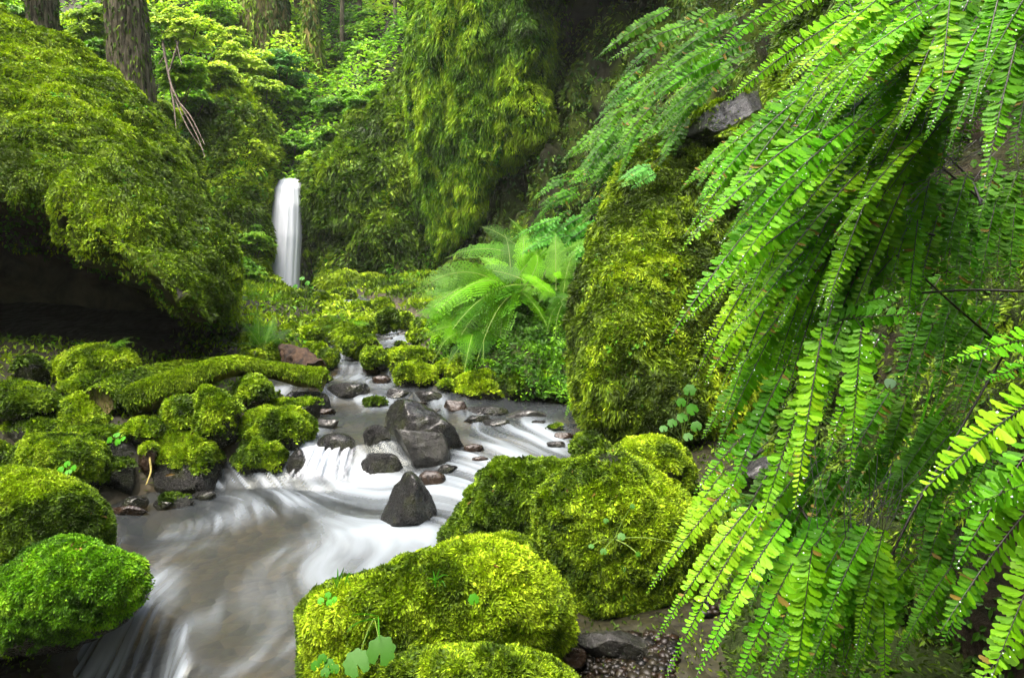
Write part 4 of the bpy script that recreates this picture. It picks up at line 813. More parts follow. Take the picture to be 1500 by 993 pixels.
# ------------------------------------------------------------------ ferns
LEAFLET = np.array([[0, 0], [.50, -.04], [.93, .06], [1.0, .30], [.96, .58], [.84, .80], [.74, .72], [.62, .95], [.50, .82], [.36, .92], [.20, .60]])   # outward, towards the tip (x width)
def pinna(A, St, P0, P1, facing, sag, nl, L, w, cols, rng, curl=.15, thin=.8, base=.0):
    """one maidenhair pinna: dark midrib and two rows of fan leaflets"""
    P0 = np.asarray(P0); P1 = np.asarray(P1); ln = np.linalg.norm(P1 - P0)
    t = np.linspace(0, 1, nl)
    mid = (P0 + P1) / 2 + np.array([0, 0, 1.]) * sag * ln
    c = (1 - t)[:, None] ** 2 * P0 + (2 * t * (1 - t))[:, None] * mid + t[:, None] ** 2 * P1
    tg = nrm(np.gradient(c, axis=0)); f = nrm(np.asarray(facing, float)); s = nrm(np.cross(tg, f)); n = nrm(np.cross(s, tg))
    if (n * f).sum() < 0: n = -n
    prof = (1 - t ** 2.2) * .82 + .18; prof = prof * (.55 + .45 * sstep(0, .12, t)) * L
    V_ = []; C_ = []; T_ = []; k = 0; nf = len(LEAFLET); tint = rng.uniform(.8, 1.12) * np.array([rng.uniform(.8, 1.15), 1, 1])
    fan = np.stack([np.full(nf - 2, 0), np.arange(1, nf - 1), np.arange(2, nf)], 1)
    for side in (-1, 1):
        l = prof * rng.uniform(.76, 1.16, nl) * np.where(rng.random(nl) < .025, .15, 1); fa = rng.uniform(-.08, .34, nl) + .55 * t ** 5
        out_ = nrm(s * side + tg * fa[:, None] + n * rng.normal(0, .2, nl)[:, None]); al = nrm(tg - (tg * out_).sum(1, keepdims=True) * out_ + n * rng.normal(.12, .18, nl)[:, None])
        nn = np.cross(out_, al); nn = nn * np.sign((nn * n).sum(1, keepdims=True))
        x = LEAFLET[None, :, 0]; y = LEAFLET[None, :, 1]
        wd = (l * w * rng.uniform(.9, 1.1, nl))
        dr = rng.uniform(.05, .35, nl)
        X = (c + tg * (side * .25 * ln / nl))[:, None] + out_[:, None] * (x * l[:, None])[..., None] + al[:, None] * (y * wd[:, None])[..., None] - nn[:, None] * ((x ** 2) * (l * dr)[:, None] + ((y - .45) ** 2) * (l * .12)[:, None])[..., None]
        V_.append(X.reshape(-1, 3)); T_.append((np.arange(nl)[:, None, None] * nf + fan[None] + k).reshape(-1, 3)); k += nl * nf
        cc = palette(c, cols, 6, 5, .13, rng) * tint; cc = np.where((rng.random(nl) < .012)[:, None], np.array([.22, .16, .03]), cc); C_.append(np.repeat(cc, nf, 0))
    A.add(np.concatenate(V_), T=np.concatenate(T_), C=np.concatenate(C_))
    Vt, Tt, Qt = tube_arr(c[::2], np.linspace(.0011, .0004, len(c[::2])) * ln / .25, 4)
    St.add(Vt, T=Tt, Q=Qt)
    return c, s, n, prof
def dewdrops(pts, r, parent, org, rng):
    A = Acc(); t = (1 + 5 ** .5) / 2
    ico = nrm(np.array([[-1, t, 0], [1, t, 0], [-1, -t, 0], [1, -t, 0], [0, -1, t], [0, 1, t], [0, -1, -t], [0, 1, -t], [t, 0, -1], [t, 0, 1], [-t, 0, -1], [-t, 0, 1]]))
    fc = np.array([[0,11,5],[0,5,1],[0,1,7],[0,7,10],[0,10,11],[1,5,9],[5,11,4],[11,10,2],[10,7,6],[7,1,8],[3,9,4],[3,4,2],[3,2,6],[3,6,8],[3,8,9],[4,9,5],[2,4,11],[6,2,10],[8,6,7],[9,8,1]])
    k = len(pts); rr = r * rng.uniform(.35, 1.3, k)
    V = pts[:, None] + ico[None] * rr[:, None, None]
    o = mesh('dew_drops', V.reshape(-1, 3) - org, (np.arange(k)[:, None, None] * 12 + fc[None]).reshape(-1, 3), M['dew'], parent); o['kind'] = 'stuff'; return o
def maiden(label, crown, pinnae, cols=FERN, seed=0, Lpx=18, group='maidenhair ferns hanging from the right bank', dew=16, pitchf=(-.35, -1, .55)):
    """crown (u,v,d); pinnae: (u0,v0,d0,u1,v1,d1[,Lpx])"""
    rng = np.random.default_rng(seed); org = P(*crown)
    root = empty('maidenhair_fern', label, 'fern', group, org)
    pinnae = [q if len(q) < 7 or q[6] < 24 else q[:6] + (q[6] * .86,) for q in pinnae]
    S = Acc(); dw = []
    for q in pinnae:
        p0, p1 = P(*q[:3]), P(*q[3:6]); dm = (q[2] + q[5]) / 2; L = (q[6] if len(q) > 6 else Lpx) * dm / F * rng.uniform(.88, 1.12)
        ln = np.linalg.norm(p1 - p0); nl = int(np.clip(ln / (L * .27), 8, 70))
        A = Acc(); f = np.array(pitchf) + rng.normal(0, .22, 3)
        c, s, n, prof = pinna(A, S, p0, p1, f, rng.uniform(.04, .12), nl, L, .46, cols, rng)
        o = A.build('pinna', M['fern'], root, smooth=True, off=org)
        for _ in range(int(dew * .6)):
            i = rng.integers(0, nl); dw.append(c[i] + s[i] * rng.uniform(-.8, .8) * prof[i] + n[i] * (.0015))
        # stalk from the crown
        a = org; a = a + rng.normal(0, .035, 3); m_ = (a + p0) / 2 + np.array([0, 0, .04 * np.linalg.norm(p0 - a)]) + rng.normal(0, .015, 3)
        t = np.linspace(0, 1, 8)[:, None]; pth = (1 - t) ** 2 * a + 2 * t * (1 - t) * m_ + t ** 2 * p0
        V, T, Q = tube_arr(pth, .0006, 5); S.add(V, T=T, Q=Q)
    S.build('stems', M['stipe'], root, off=org)
    if dew: dewdrops(np.array(dw), .0009, root, org, rng)
    return root
def fill(reg, n, dirv, ln, d, rng, Lp=None):
    """pinnae starting inside a pixel rectangle, all hanging one way"""
    o = []
    for _ in range(n):
        u = rng.uniform(reg[0], reg[2]); v = rng.uniform(reg[1], reg[3]); a = math.atan2(dirv[1], dirv[0]) + rng.normal(0, .13); l = rng.uniform(*ln); dd = rng.uniform(*d)
        q = [u, v, dd, u + math.cos(a) * l, v + math.sin(a) * l, dd - rng.uniform(0, .08)]
        if Lp: q.append(rng.uniform(*Lp))
        o.append(tuple(q))
    return o
rf = np.random.default_rng(99)
FERNB = [(.08, .30, .006), (.12, .40, .008), (.18, .48, .012), (.26, .52, .016)]
FERN_SHADE = [(.035, .13, .003), (.06, .20, .004), (.09, .27, .005)]  # darker copy of the fern colours, bank shade put into the leaflets
maiden('bright fern whose long tips reach farthest left over the stream at the very top', (1290, -60, 1.15), [(1165, -40, .95, 1078, 12, .9, 15), (1150, 0, .95, 1035, 90, .9, 16), (1250, 20, .85, 1068, 146, .8, 19), (1310, -20, .8, 1150, 125, .78, 20), (1240, -30, .95, 1110, 60, .9, 16), (1350, 20, .85, 1180, 160, .85, 20), (1290, -40, 1., 1190, 60, .95, 17)], FERNB, 1, dew=14)
maiden('dense fern curtain along the top edge of the picture', (1430, -50, 1.25), fill((1270, -40, 1480, 60), 40, (-.85, .75), (170, 240), (.95, 1.15), rf, (15, 19)), FERN, 2, dew=18)
maiden('fern in the top right corner with broad dark green pinnae', (1560, -60, 1.1), fill((1390, -60, 1540, 60), 26, (-.35, 1), (170, 240), (.85, 1.05), rf, (19, 23)) + [(1490, 60, .8, 1440, 282, .78, 28), (1530, 20, .85, 1482, 240, .8, 27)], FERN, 3, dew=16)
maiden('pale fern whose comb-like tips stand out against the upright mossy boulder', (1330, 130, 1.2), [(1190, 190, .98, 1000, 365, .92, 21), (1160, 270, .98, 978, 500, .92, 20), (1175, 320, 1., 1005, 470, .97, 18), (1120, 205, 1.05, 1026, 290, 1.02, 15), (1210, 230, .95, 1060, 420, .93, 22), (1250, 180, .95, 1090, 330, .93, 22), (1180, 380, 1., 1045, 520, .98, 17)], FERNB, 4, dew=22)
maiden('deep layered fern filling the middle of the upper right', (1380, 120, 1.3), fill((1150, 90, 1400, 220), 60, (-.62, .9), (190, 270), (1.0, 1.2), rf, (15, 19)), FERN, 5, dew=22)
maiden('fern hanging in steep tiers down the middle of the right side', (1400, 230, 1.3), fill((1150, 240, 1330, 380), 54, (-.5, 1), (190, 280), (1.0, 1.2), rf, (15, 19)), FERN, 6, dew=22)
maiden('fern with a single broad flat pinna jutting right over the dark bank', (1390, 330, 1.3), [(1225, 470, 1.0, 1338, 462, .95, 26), (1240, 455, 1.0, 1320, 430, .98, 22)] + fill((1280, 250, 1420, 330), 18, (-.2, 1), (130, 180), (1.1, 1.3), rf, (16, 20)), FERN, 7, dew=10)
maiden('fern with two large straight pinnae hanging side by side in the centre of the curtain', (1330, 400, 1.2), [(1262, 480, .92, 1245, 690, .9, 28), (1205, 480, .95, 1165, 740, .9, 30), (1235, 470, .97, 1150, 700, .95, 26), (1290, 490, .95, 1210, 660, .93, 26)], FERN, 8, dew=22)
maiden('fern falling in long narrow tips beside the upright mossy boulder', (1260, 400, 1.25), [(1110, 440, 1.05, 1035, 560, 1.02, 18), (1140, 470, 1.05, 1050, 660, 1.02, 20), (1100, 540, 1.08, 1030, 640, 1.05, 16), (1150, 540, 1.02, 1062, 740, 1., 22), (1130, 600, 1.05, 1020, 720, 1.02, 17), (1180, 570, 1., 1110, 780, .98, 23), (1170, 460, 1.1, 1080, 600, 1.08, 20), (1200, 420, 1.1, 1110, 560, 1.1, 22)], FERN, 9, dew=16)
maiden('lowest fern curtain whose pointed tips end over the bare slate slab', (1230, 640, 1.2), [(1090, 690, 1.05, 950, 865, 1., 17), (1100, 740, 1.0, 962, 935, .96, 18), (1120, 740, 1.0, 975, 992, .95, 20), (1150, 760, 1., 1020, 990, .95, 21), (1180, 790, 1.0, 1075, 1010, .97, 21), (1060, 690, 1.08, 985, 800, 1.05, 15), (1210, 770, 1., 1140, 930, .98, 22), (1170, 690, 1.05, 1060, 860, 1.0, 20), (1200, 880, 1., 1150, 1040, .98, 24), (1215, 760, 1.1, 1120, 870, 1.05, 20)], FERNB, 10, dew=12)
maiden('fern with broad dark pinnae hanging to the bottom edge of the picture', (1300, 720, 1.15), fill((1180, 760, 1300, 860), 26, (-.35, 1), (150, 220), (1.0, 1.15), rf, (17, 22)) + [(1190, 800, .95, 1165, 1010, .93, 27)], FERN, 11, dew=8)
maiden('large-leaved fern reaching in low from the right edge', (1620, 560, .75), [(1540, 570, .55, 1332, 738, .5, 42), (1560, 690, .58, 1385, 760, .55, 36)], FERNB, 12, dew=10)
maiden('arching fern tip entering at the right edge above the large-leaved one', (1620, 520, .8), [(1545, 490, .62, 1392, 528, .6, 26), (1560, 530, .65, 1440, 560, .63, 24)], FERNB, 13, dew=6)
maiden('big fern hanging down the lower right edge of the picture', (1600, 640, .75), [(1530, 720, .58, 1378, 925, .54, 36), (1550, 760, .6, 1450, 1000, .56, 40), (1520, 640, .62, 1400, 830, .6, 32), (1560, 860, .6, 1420, 1020, .58, 38)], FERN, 14, dew=10)
maiden('shaded fern in the middle of the dark bank left of the arching fern tip', (1440, 420, 1.5), fill((1340, 380, 1460, 500), 14, (-.4, 1), (90, 150), (1.25, 1.45), rf, (14, 19)), FERN_SHADE, 17, dew=0)
maiden('shaded fern under the top right corner fern against the bank', (1500, 250, 1.5), fill((1380, 230, 1500, 330), 14, (-.3, 1), (100, 160), (1.2, 1.45), rf, (15, 20)), FERN_SHADE, 18, dew=0)
maiden('shaded fern behind the large-leaved fern in the right bank', (1460, 600, 1.4), fill((1380, 600, 1500, 740), 14, (-.4, 1), (90, 140), (1.15, 1.35), rf, (14, 19)), FERN_SHADE, 19, dew=0)
maiden('small-leafed fern filling the bank behind the lower curtain', (1240, 700, 1.5), fill((1130, 640, 1260, 780), 16, (-.5, 1), (90, 150), (1.25, 1.5), rf, (12, 16)), FERN_SHADE, 20, dew=0)
maiden('shaded fern deep in the dark bank below the mid-right twigs', (1400, 600, 1.5), fill((1280, 560, 1400, 700), 14, (-.5, 1), (90, 150), (1.25, 1.45), rf, (15, 20)), FERN_SHADE, 15, dew=0)
maiden('shaded small fern low in the bank behind the large-leaved fern', (1420, 780, 1.4), fill((1280, 780, 1440, 900), 16, (-.5, .8), (90, 140), (1.2, 1.35), rf, (14, 20)), FERN_SHADE, 16, dew=0)
# ferns of the recess, seen farther off
def far_maiden(label, u, v, d, n, spread, ln, dirv, seed, cols=LEAF, Lp=(10, 13)):
    rg = np.random.default_rng(seed)
    return maiden(label, (u + ln * .35, v - ln * .2, d + .3), fill((u - spread, v - spread * .7, u + spread, v + spread * .7), n, dirv, (ln * .7, ln * 1.2), (d - .2, d + .25), rg, Lp), cols, seed, dew=0, group='maidenhair ferns in the dark recess')
GR = [(.035, .12, .003), (.06, .19, .004), (.09, .27, .006)]
far_maiden('fern high in the recess near the top edge of the picture', 1030, 40, 4.4, 14, 50, 110, (-.8, .6), 61, GR)
far_maiden('fern on the recess wall above and left of the grey ledge stone', 975, 100, 5.4, 13, 45, 95, (-.7, .7), 62, GR, (8, 11))
far_maiden('dim fern halfway along the recess wall', 905, 205, 6.6, 10, 30, 70, (-.7, .7), 63, GR, (7, 9))
far_maiden('upper recess fern drooping beside the pale-tipped top fern', 1060, 90, 3.6, 14, 45, 110, (-.85, .6), 31, GR)
far_maiden('recess fern fanned out just above the top of the upright mossy boulder', 990, 150, 4.6, 13, 50, 100, (-.6, .75), 32, GR)
far_maiden('recess fern hanging left of the top of the upright mossy boulder', 930, 170, 6.0, 11, 35, 80, (-.6, .75), 33, GR, (8, 11))
far_maiden('small fern in the middle of the dark recess wall', 880, 235, 6.6, 8, 26, 55, (-.8, .6), 34, GR, (7, 9))
far_maiden('small recess fern lowest on the left above the lady ferns', 860, 285, 6.6, 11, 36, 55, (-.85, .5), 35, GR, (7, 9))
far_maiden('bluish fern spreading between the lady ferns and the upright boulder', 845, 340, 6.0, 14, 36, 70, (-.8, .5), 36, [(.04, .18, .01), (.07, .26, .015), (.12, .36, .04)], (8, 11))
far_maiden('little fern hanging off the left foot of the upright boulder', 868, 555, 4.2, 10, 16, 62, (-.2, 1), 37, FERN, (9, 12))
far_maiden('pale fern draping the crest of the upright mossy boulder', 955, 250, 4.0, 5, 22, 55, (-.85, .5), 38, [(.10, .30, .05), (.16, .4, .08)], (7, 9))
far_maiden('fern drooping onto the yellow moss at the top of the upright boulder', 1085, 215, 3.4, 9, 30, 80, (-.55, .85), 39, FERN, (9, 12))

def frondfern(label, base, fronds, cols, seed, w=.16, group=None, name='lady_fern', np_=26):
    """arching fronds from one crown; each frond a midrib with narrow tapering side leaves, themselves toothed"""
    np_ = 36 if 39 <= seed <= 43 else np_
    kd = .86 if seed in (39, 40, 41, 42, 43) else 1
    if 44 <= seed <= 47: kd = (farD(base[1]) - .35) / base[2] if seed < 47 else (hit(base[0], 560) - .1) / base[2]
    base = (base[0], base[1], base[2] * kd)
    rng = np.random.default_rng(seed); org = P(*base); root = empty(name, label, 'fern', group, org)
    for q in fronds:
        u, v, d = q[:3]; d *= kd; u += rng.normal(0, 8) * (39 <= seed <= 43); v += rng.normal(0, 8) * (39 <= seed <= 43); P1 = P(u, v, d); ln = np.linalg.norm(P1 - org); up = q[3] if len(q) > 3 else .45
        t = np.linspace(0, 1, np_); mid = (org + P1) / 2 + np.array([0, 0, 1.]) * up * ln
        o0 = org + rng.normal(0, .10 if 39 <= seed <= 43 else .015, 3) * np.array([1, .6, .6]); c = (1 - t)[:, None] ** 2 * o0 + (2 * t * (1 - t))[:, None] * mid + t[:, None] ** 2 * P1
        tg = nrm(np.gradient(c, axis=0)); f = nrm(np.array([rng.normal(0, .5), -.7, .9])); s = nrm(np.cross(tg, f)); n = np.cross(s, tg); n = n * np.sign(n @ f)[:, None]
        pr = ln * w * np.sin(PI * (.12 + .88 * t) ** .75).clip(.03, 1) * (t > .13)
        A = Acc(); m = 7
        cl = palette(c[:1], cols, 3, seed, .14, rng)[0] * rng.uniform(.65, 1.35)
        for side in (-1, 1):
            for i in range(3, np_):
                L = pr[i] * rng.uniform(.9, 1.1)
                if L < 1e-3: continue
                o = nrm(s[i] * side + tg[i] * .45 + n[i] * rng.normal(0, .08)); al = nrm(np.cross(n[i], o)); x = np.linspace(0, 1, m)
                ctr = c[i] + o * (x * L)[:, None] - n[i] * (x ** 2 * L * .18)[:, None]
                # toothed leaflets along the side leaf: little diamonds
                hw = L * .30 * (1 - x * .85) + L * .015
                V = []; Q = []
                for j in range(m - 1):
                    for sd in (-1, 1):
                        b0 = ctr[j]; tip = ctr[j] + al * sd * hw[j] * 1.25 + o * L * .10
                        k = len(V); V += [b0, (b0 + tip) / 2 - o * L * .035, tip, (b0 + tip) / 2 + o * L * .07]; Q.append([k, k + 1, k + 2, k + 3])
                k = len(V); V += [ctr[-2], ctr[-2] + al * hw[-2] * .4, ctr[-1] + o * L * .06, ctr[-2] - al * hw[-2] * .4]; Q.append([k, k + 1, k + 2, k + 3])
                A.add(V, Q=Q, C=np.tile(cl * rng.uniform(.8, 1.2), (len(V), 1)))
        fr = A.build('frond', M['fern'], root, smooth=False, off=org)
        V, T, Q = tube_arr(c, np.linspace(.006, .0015, np_) * ln / .8, 5)
        mesh('midrib', V - org, [T, Q], M['greenstem'], fr)
    return root
LADY = [(.03, .12, .002), (.06, .19, .002), (.10, .27, .003)]
frondfern('large lady fern arching over the stones on the right bank', (765, 432, 6.9), [(602, 446, 6.6, .5), (612, 480, 6.5, .45), (640, 500, 6.3, .4), (668, 520, 6.2, .35), (700, 515, 6.2, .4), (722, 530, 6.2, .3), (640, 420, 6.9, .35), (680, 395, 7.1, .3), (700, 365, 7.2, .2), (735, 350, 7.3, .15), (615, 500, 6.4, .5), (640, 525, 6.2, .4), (690, 545, 6.0, .4), (800, 500, 6.4, .3), (825, 460, 6.6, .3), (770, 345, 7.2, .15), (810, 352, 7.1, .2), (840, 380, 7., .3), (835, 420, 6.8, .3), (655, 470, 6.5, .45), (745, 500, 6.3, .3)], LADY, 41, w=.18)
frondfern('second lady fern behind and above the large one', (800, 400, 7.4), [(700, 340, 7.6, .2), (740, 322, 7.7, .15), (790, 318, 7.6, .15), (840, 330, 7.4, .2), (870, 350, 7.2, .25), (660, 370, 7.5, .3), (715, 390, 7.2, .4), (860, 390, 7.0, .3), (840, 430, 6.9, .35), (800, 450, 6.9, .4), (870, 320, 7.3, .2), (760, 430, 7.0, .4)], LADY, 42, w=.18)
frondfern('lady fern at the left tip of the clump leaning over the upper stream', (690, 440, 7.4), [(604, 470, 7.2, .35), (612, 440, 7.4, .3), (630, 410, 7.6, .25), (660, 395, 7.7, .2), (640, 505, 7.0, .3), (668, 490, 6.9, .3), (622, 425, 7.5, .3)], LADY, 43, w=.18)
frondfern('lady fern low on the right bank just above the bright mossy stones', (705, 490, 6.6), [(612, 470, 6.4, .3), (630, 520, 6.1, .3), (655, 540, 6.0, .3), (685, 550, 5.9, .3), (725, 548, 5.9, .3), (760, 535, 6.0, .3), (640, 445, 6.7, .3), (675, 430, 6.9, .2), (720, 425, 6.9, .2), (770, 470, 6.5, .3), (750, 440, 6.8, .2), (618, 495, 6.2, .3)], LADY, 40, w=.18)
frondfern('lady fern against the left edge of the upright mossy boulder', (815, 430, 6.5), [(760, 400, 6.6, .2), (780, 375, 6.8, .2), (815, 355, 6.8, .15), (850, 370, 6.6, .2), (862, 410, 6.4, .3), (850, 470, 6.2, .3), (815, 500, 6.1, .3), (780, 485, 6.2, .3), (835, 395, 6.6, .3), (795, 450, 6.3, .4)], LADY, 39, w=.18)
frondfern('bright fern in the left bank greenery below the fall', (385, 470, 8.6), [(345, 430, 8.6, .2), (360, 410, 8.7, .15), (390, 405, 8.8, .1), (415, 425, 8.7, .2), (430, 455, 8.5, .3), (350, 480, 8.3, .3), (420, 490, 8.2, .3)], LADY, 44, w=.17)
frondfern('lower fern among leafy plants left of the mossy mounds', (385, 515, 7.4), [(352, 470, 7.4, .2), (375, 450, 7.6, .1), (405, 460, 7.6, .1), (432, 482, 7.5, .2), (345, 505, 7.2, .3)], LADY, 45, w=.17)
frondfern('small fern sprouting from the mossy mound near the stream head', (505, 485, 8.4), [(480, 462, 8.4, .2), (498, 455, 8.5, .1), (525, 462, 8.4, .15), (545, 478, 8.2, .3), (470, 480, 8.3, .25)], LADY, 46, w=.16)
frondfern('delicate little fern on top of the domed mossy boulder', (148, 520, 5.8), [(110, 512, 5.7, .15), (128, 498, 5.8, .1), (165, 494, 5.8, .1), (198, 492, 5.8, .12), (200, 502, 5.7, .2), (175, 535, 5.6, .3)], LADY, 47, w=.13, np_=18)
frondfern('fern at the left edge of the picture beside the dark hollow', (-15, 575, 5.0), [(20, 540, 4.9, .2), (25, 558, 4.9, .2), (5, 530, 5., .1), (18, 575, 4.8, .25)], [(.06, .25, .05), (.09, .33, .08)], 48, w=.16, np_=16)
for i, (u, v, d) in enumerate([(120, 258, 6.5), (185, 295, 6.3), (215, 300, 6.2), (240, 275, 6.4)]):
    frondfern(['light fern on the left overhang just below its bare twig', 'pair of pale fronds at the lip of the left overhang', 'spreading bright fern right of the pair at the overhang lip', 'tiny fern above the others on the left overhang'][i], (u, v, d),
              [(u - 30, v + 8, d - .1, .2), (u + 32, v + 4, d - .1, .2), (u + 15, v + 22, d - .15, .2), (u - 12, v + 24, d - .15, .2), (u + 25, v - 12, d, .1)][:5 - (i == 3) * 2], [(.05, .27, .03), (.09, .38, .05)], 50 + i, w=.16, np_=14)

# ------------------------------------------------------------------ small leafy plants
def disc_leaf(A, c, n, up, r, col, rng, lobes=7):
    n = nrm(n); a = nrm(up - (up @ n) * n); b_ = np.cross(n, a); k = lobes * 4; th = np.linspace(.25, 2 * PI - .25, k)
    rr = r * (1 + .08 * np.cos(th * lobes)) * (1 - .1 * np.cos(th)); V = [c] + [c + (a * -math.cos(t) + b_ * math.sin(t)) * q - n * q * .12 for t, q in zip(th, rr)]
    A.add(V, T=[[0, i, i + 1] for i in range(1, k)], C=np.tile(col, (k + 1, 1)))
def leafy(label, base, leafs, rpx, col, seed=0, name='leafy_plant', cat='plant', lobes=7, group=None, face=(-.1, -.75, .6)):
    rng = np.random.default_rng(seed); org = P(*base); root = empty(name, label, cat, group, org)
    for (u, v, d, *k) in leafs:
        A = Acc(); p_ = P(u, v, d); disc_leaf(A, p_, np.array(face) + rng.normal(0, .15, 3), np.array([rng.normal(0, .4), .3, 1.]), (k[0] if k else rpx) * d / F, np.array(col) * rng.uniform(.85, 1.15), rng, lobes)
        lf = A.build('leaf', M['leaf'], root, smooth=True, off=org)
        t = np.linspace(0, 1, 6)[:, None]; m_ = (org + p_) / 2 + np.array([0, 0, .15]) * np.linalg.norm(p_ - org)
        V, T, Q = tube_arr((1 - t) ** 2 * org + 2 * t * (1 - t) * m_ + t ** 2 * (p_ + np.array([0, .002, 0])), max(.0008, .0012 * d / 1.5), 5); mesh('stalk', V - org, [T, Q], M['greenstem'], lf)
    return root
leafy('pair of large round scalloped leaves at the foot of the long front boulder', (548, 905, 1.5), [(523, 972, 1.40, 20), (557, 955, 1.38, 21)], 20, (.04, .16, .004), 1, lobes=9)
leafy('little clover-like leaves low on the left of the long front boulder', (475, 960, 1.47), [(462, 975, 1.44), (482, 972, 1.44), (472, 965, 1.44), (490, 980, 1.43), (476, 985, 1.43)], 7, (.04, .18, .005), 2)
leafy('single round green leaf in the middle of the long front boulder', (694, 885, 1.46), [(694, 878, 1.42)], 8, (.07, .30, .01), 3)
leafy('round pale leaves dotted on the tall golden boulder', (900, 790, 1.9), [(910, 786, 1.82, 6), (888, 763, 1.82, 4), (866, 800, 1.82, 4), (935, 812, 1.84, 4), (884, 808, 1.82, 5), (926, 742, 1.86, 4), (1000, 800, 1.9, 5)], 6, (.05, .17, .012), 4)
leafy('heart-shaped leaves in a cluster on the left bank rocks', (65, 625, 4.1), [(48, 611, 4.05), (60, 614, 4.), (70, 604, 4.05), (80, 613, 4.), (66, 617, 3.98)], 8, (.07, .36, .02), 5)
leafy('round leaves low on the dark face of the upright boulder', (890, 590, 4.1), [(884, 576, 4.0), (900, 576, 4.0), (866, 585, 4.0, 4)], 6, (.09, .36, .02), 6)
leafy('leafy sprig between the upright boulder and the fern curtain', (1000, 650, 2.9), [(985, 620, 2.8, 7), (972, 628, 2.8, 6), (1000, 612, 2.8, 8), (1015, 600, 2.8, 9), (1010, 572, 2.8, 9), (998, 590, 2.8, 7), (1020, 625, 2.7, 8), (1008, 640, 2.7, 7)], 7, (.035, .15, .005), 7)
leafy('broad lobed leaves in the lower part of the fern curtain', (1240, 870, 1.2), [(1236, 832, 1.05, 22), (1250, 862, 1.05, 14), (1218, 850, 1.05, 13)], 18, (.06, .28, .01), 8, lobes=5)
leafy('pale single leaf caught on a stem in the dark bank', (1320, 600, 1.6), [(1304, 562, 1.3, 8)], 8, (.25, .42, .25), 9, lobes=3)
leafy('stem with round leaves beside the foot of the waterfall', (440, 448, 12.5), [(432, 420, 12.5), (442, 408, 12.5), (450, 415, 12.5), (455, 422, 12.5), (437, 430, 12.5), (448, 428, 12.5), (428, 434, 12.5)], 4, (.08, .3, .02), 10)
for i, (u, v, d, lb) in enumerate([(115, 615, 4.0, 'tiny sprout growing from the moss of the knobbly rock'), (98, 688, 2.95, 'tiny sprout on top of the large rounded boulder'), (170, 645, 3.7, 'tiny green sprout beside the wet grey stone'), (480, 880, 1.6, 'tiny sprout near the left end of the long front boulder')]):
    leafy(lb, (u, v + 8, d), [(u - 10, v, d - .03), (u + 9, v - 2, d - .03), (u, v - 8, d), (u + 2, v + 3, d - .05)], 5, (.08, .34, .015), 20 + i)
def grass(label, base, tips, seed, wpx=3):
    org = P(*base); A = Acc(); rng = np.random.default_rng(seed)
    for (u, v, d, *k) in tips:
        p1 = P(u, v, d); t = np.linspace(0, 1, 9)[:, None]; m_ = org * .35 + p1 * .65 + np.array([0, 0, (k[0] if k else .3)]) * np.linalg.norm(p1 - org) * .5
        b0 = org + rng.normal(0, .008, 3); c = (1 - t) ** 2 * b0 + 2 * t * (1 - t) * m_ + t ** 2 * p1; w = (wpx * d / F * np.sin(PI * (.15 + .85 * t) ** .9)).clip(.0003)
        sd = nrm(np.cross(nrm(np.gradient(c, axis=0)), FW + rng.normal(0, .3, 3))); V = np.stack([c - sd * w, c + sd * w], 1).reshape(-1, 3); i = np.arange(8)[:, None] * 2
        A.add(V, Q=i + np.array([[0, 1, 3, 2]]), C=np.tile(np.array([.05, .20, .01]) * rng.uniform(.7, 1.4), (18, 1)))
    o = A.build('grass_tuft', M['leaf'], None, smooth=True, off=org); o.location = org; tag(o, label, 'grass'); return o
grass('tall blades of grass drooping out of the dark bank on the right', (1340, 660, 1.55), [(1380, 520, 1.4, .2), (1395, 540, 1.4, .1), (1410, 560, 1.45, .2), (1370, 560, 1.5, .3), (1420, 600, 1.45, .3), (1300, 620, 1.45, .3)], 1)
grass('few thin grass stems on the front of the long front boulder', (552, 905, 1.49), [(528, 955, 1.40, .3), (508, 925, 1.42, .5), (556, 940, 1.38, .2), (510, 905, 1.45, .5)], 2, 1.2)
for i, (u, v, d) in enumerate([(500, 842, 1.62), (850, 690, 2.2), (640, 845, 1.5)]):
    grass(['short grass tuft on the upper left edge of the long front boulder', 'fine grass tuft where the two tall front boulders meet', 'wispy grass in the middle of the long front boulder'][i], (u, v + 14, d), [(u - 16, v + 4, d - .04, .6), (u + 16, v - 2, d - .04, .6), (u + 4, v - 12, d, .3), (u - 6, v - 10, d, .4), (u + 12, v + 14, d - .06, .8)], 10 + i, 1.1)
# dark bare stems in the right bank
for i, (pth, lb) in enumerate([([(1340, 170, 1.25), (1390, 230, 1.2), (1425, 265, 1.18), (1437, 300, 1.15)], 'dark bare stem slanting through the upper right ferns'), ([(1335, 210, 1.2), (1385, 250, 1.2), (1440, 295, 1.18)], 'thin dark stem crossing just below the slanting one'),
                              ([(1260, 330, 1.25), (1320, 335, 1.22), (1370, 345, 1.2)], 'short dark horizontal stem in the middle of the ferns'), ([(1270, 345, 1.2), (1330, 385, 1.2), (1400, 450, 1.2), (1460, 500, 1.25)], 'long dark stem running down right across the bare bank'),
                              ([(1340, 430, 1.2), (1420, 424, 1.15), (1500, 427, 1.1)], 'straight thin dark stem running level to the right edge'), ([(1470, 520, 1.2), (1400, 640, 1.2), (1330, 760, 1.15), (1290, 850, 1.15)], 'dark stem leaning down left behind the large-leaved fern'),
                              ([(1170, 740, 1.2), (1210, 800, 1.15), (1225, 880, 1.15)], 'brown stem hanging in the lower fern curtain')]):
    stick(pth, [.002] * len(pth), lb, mat='stipe', name='bare_stem', cat='stem')
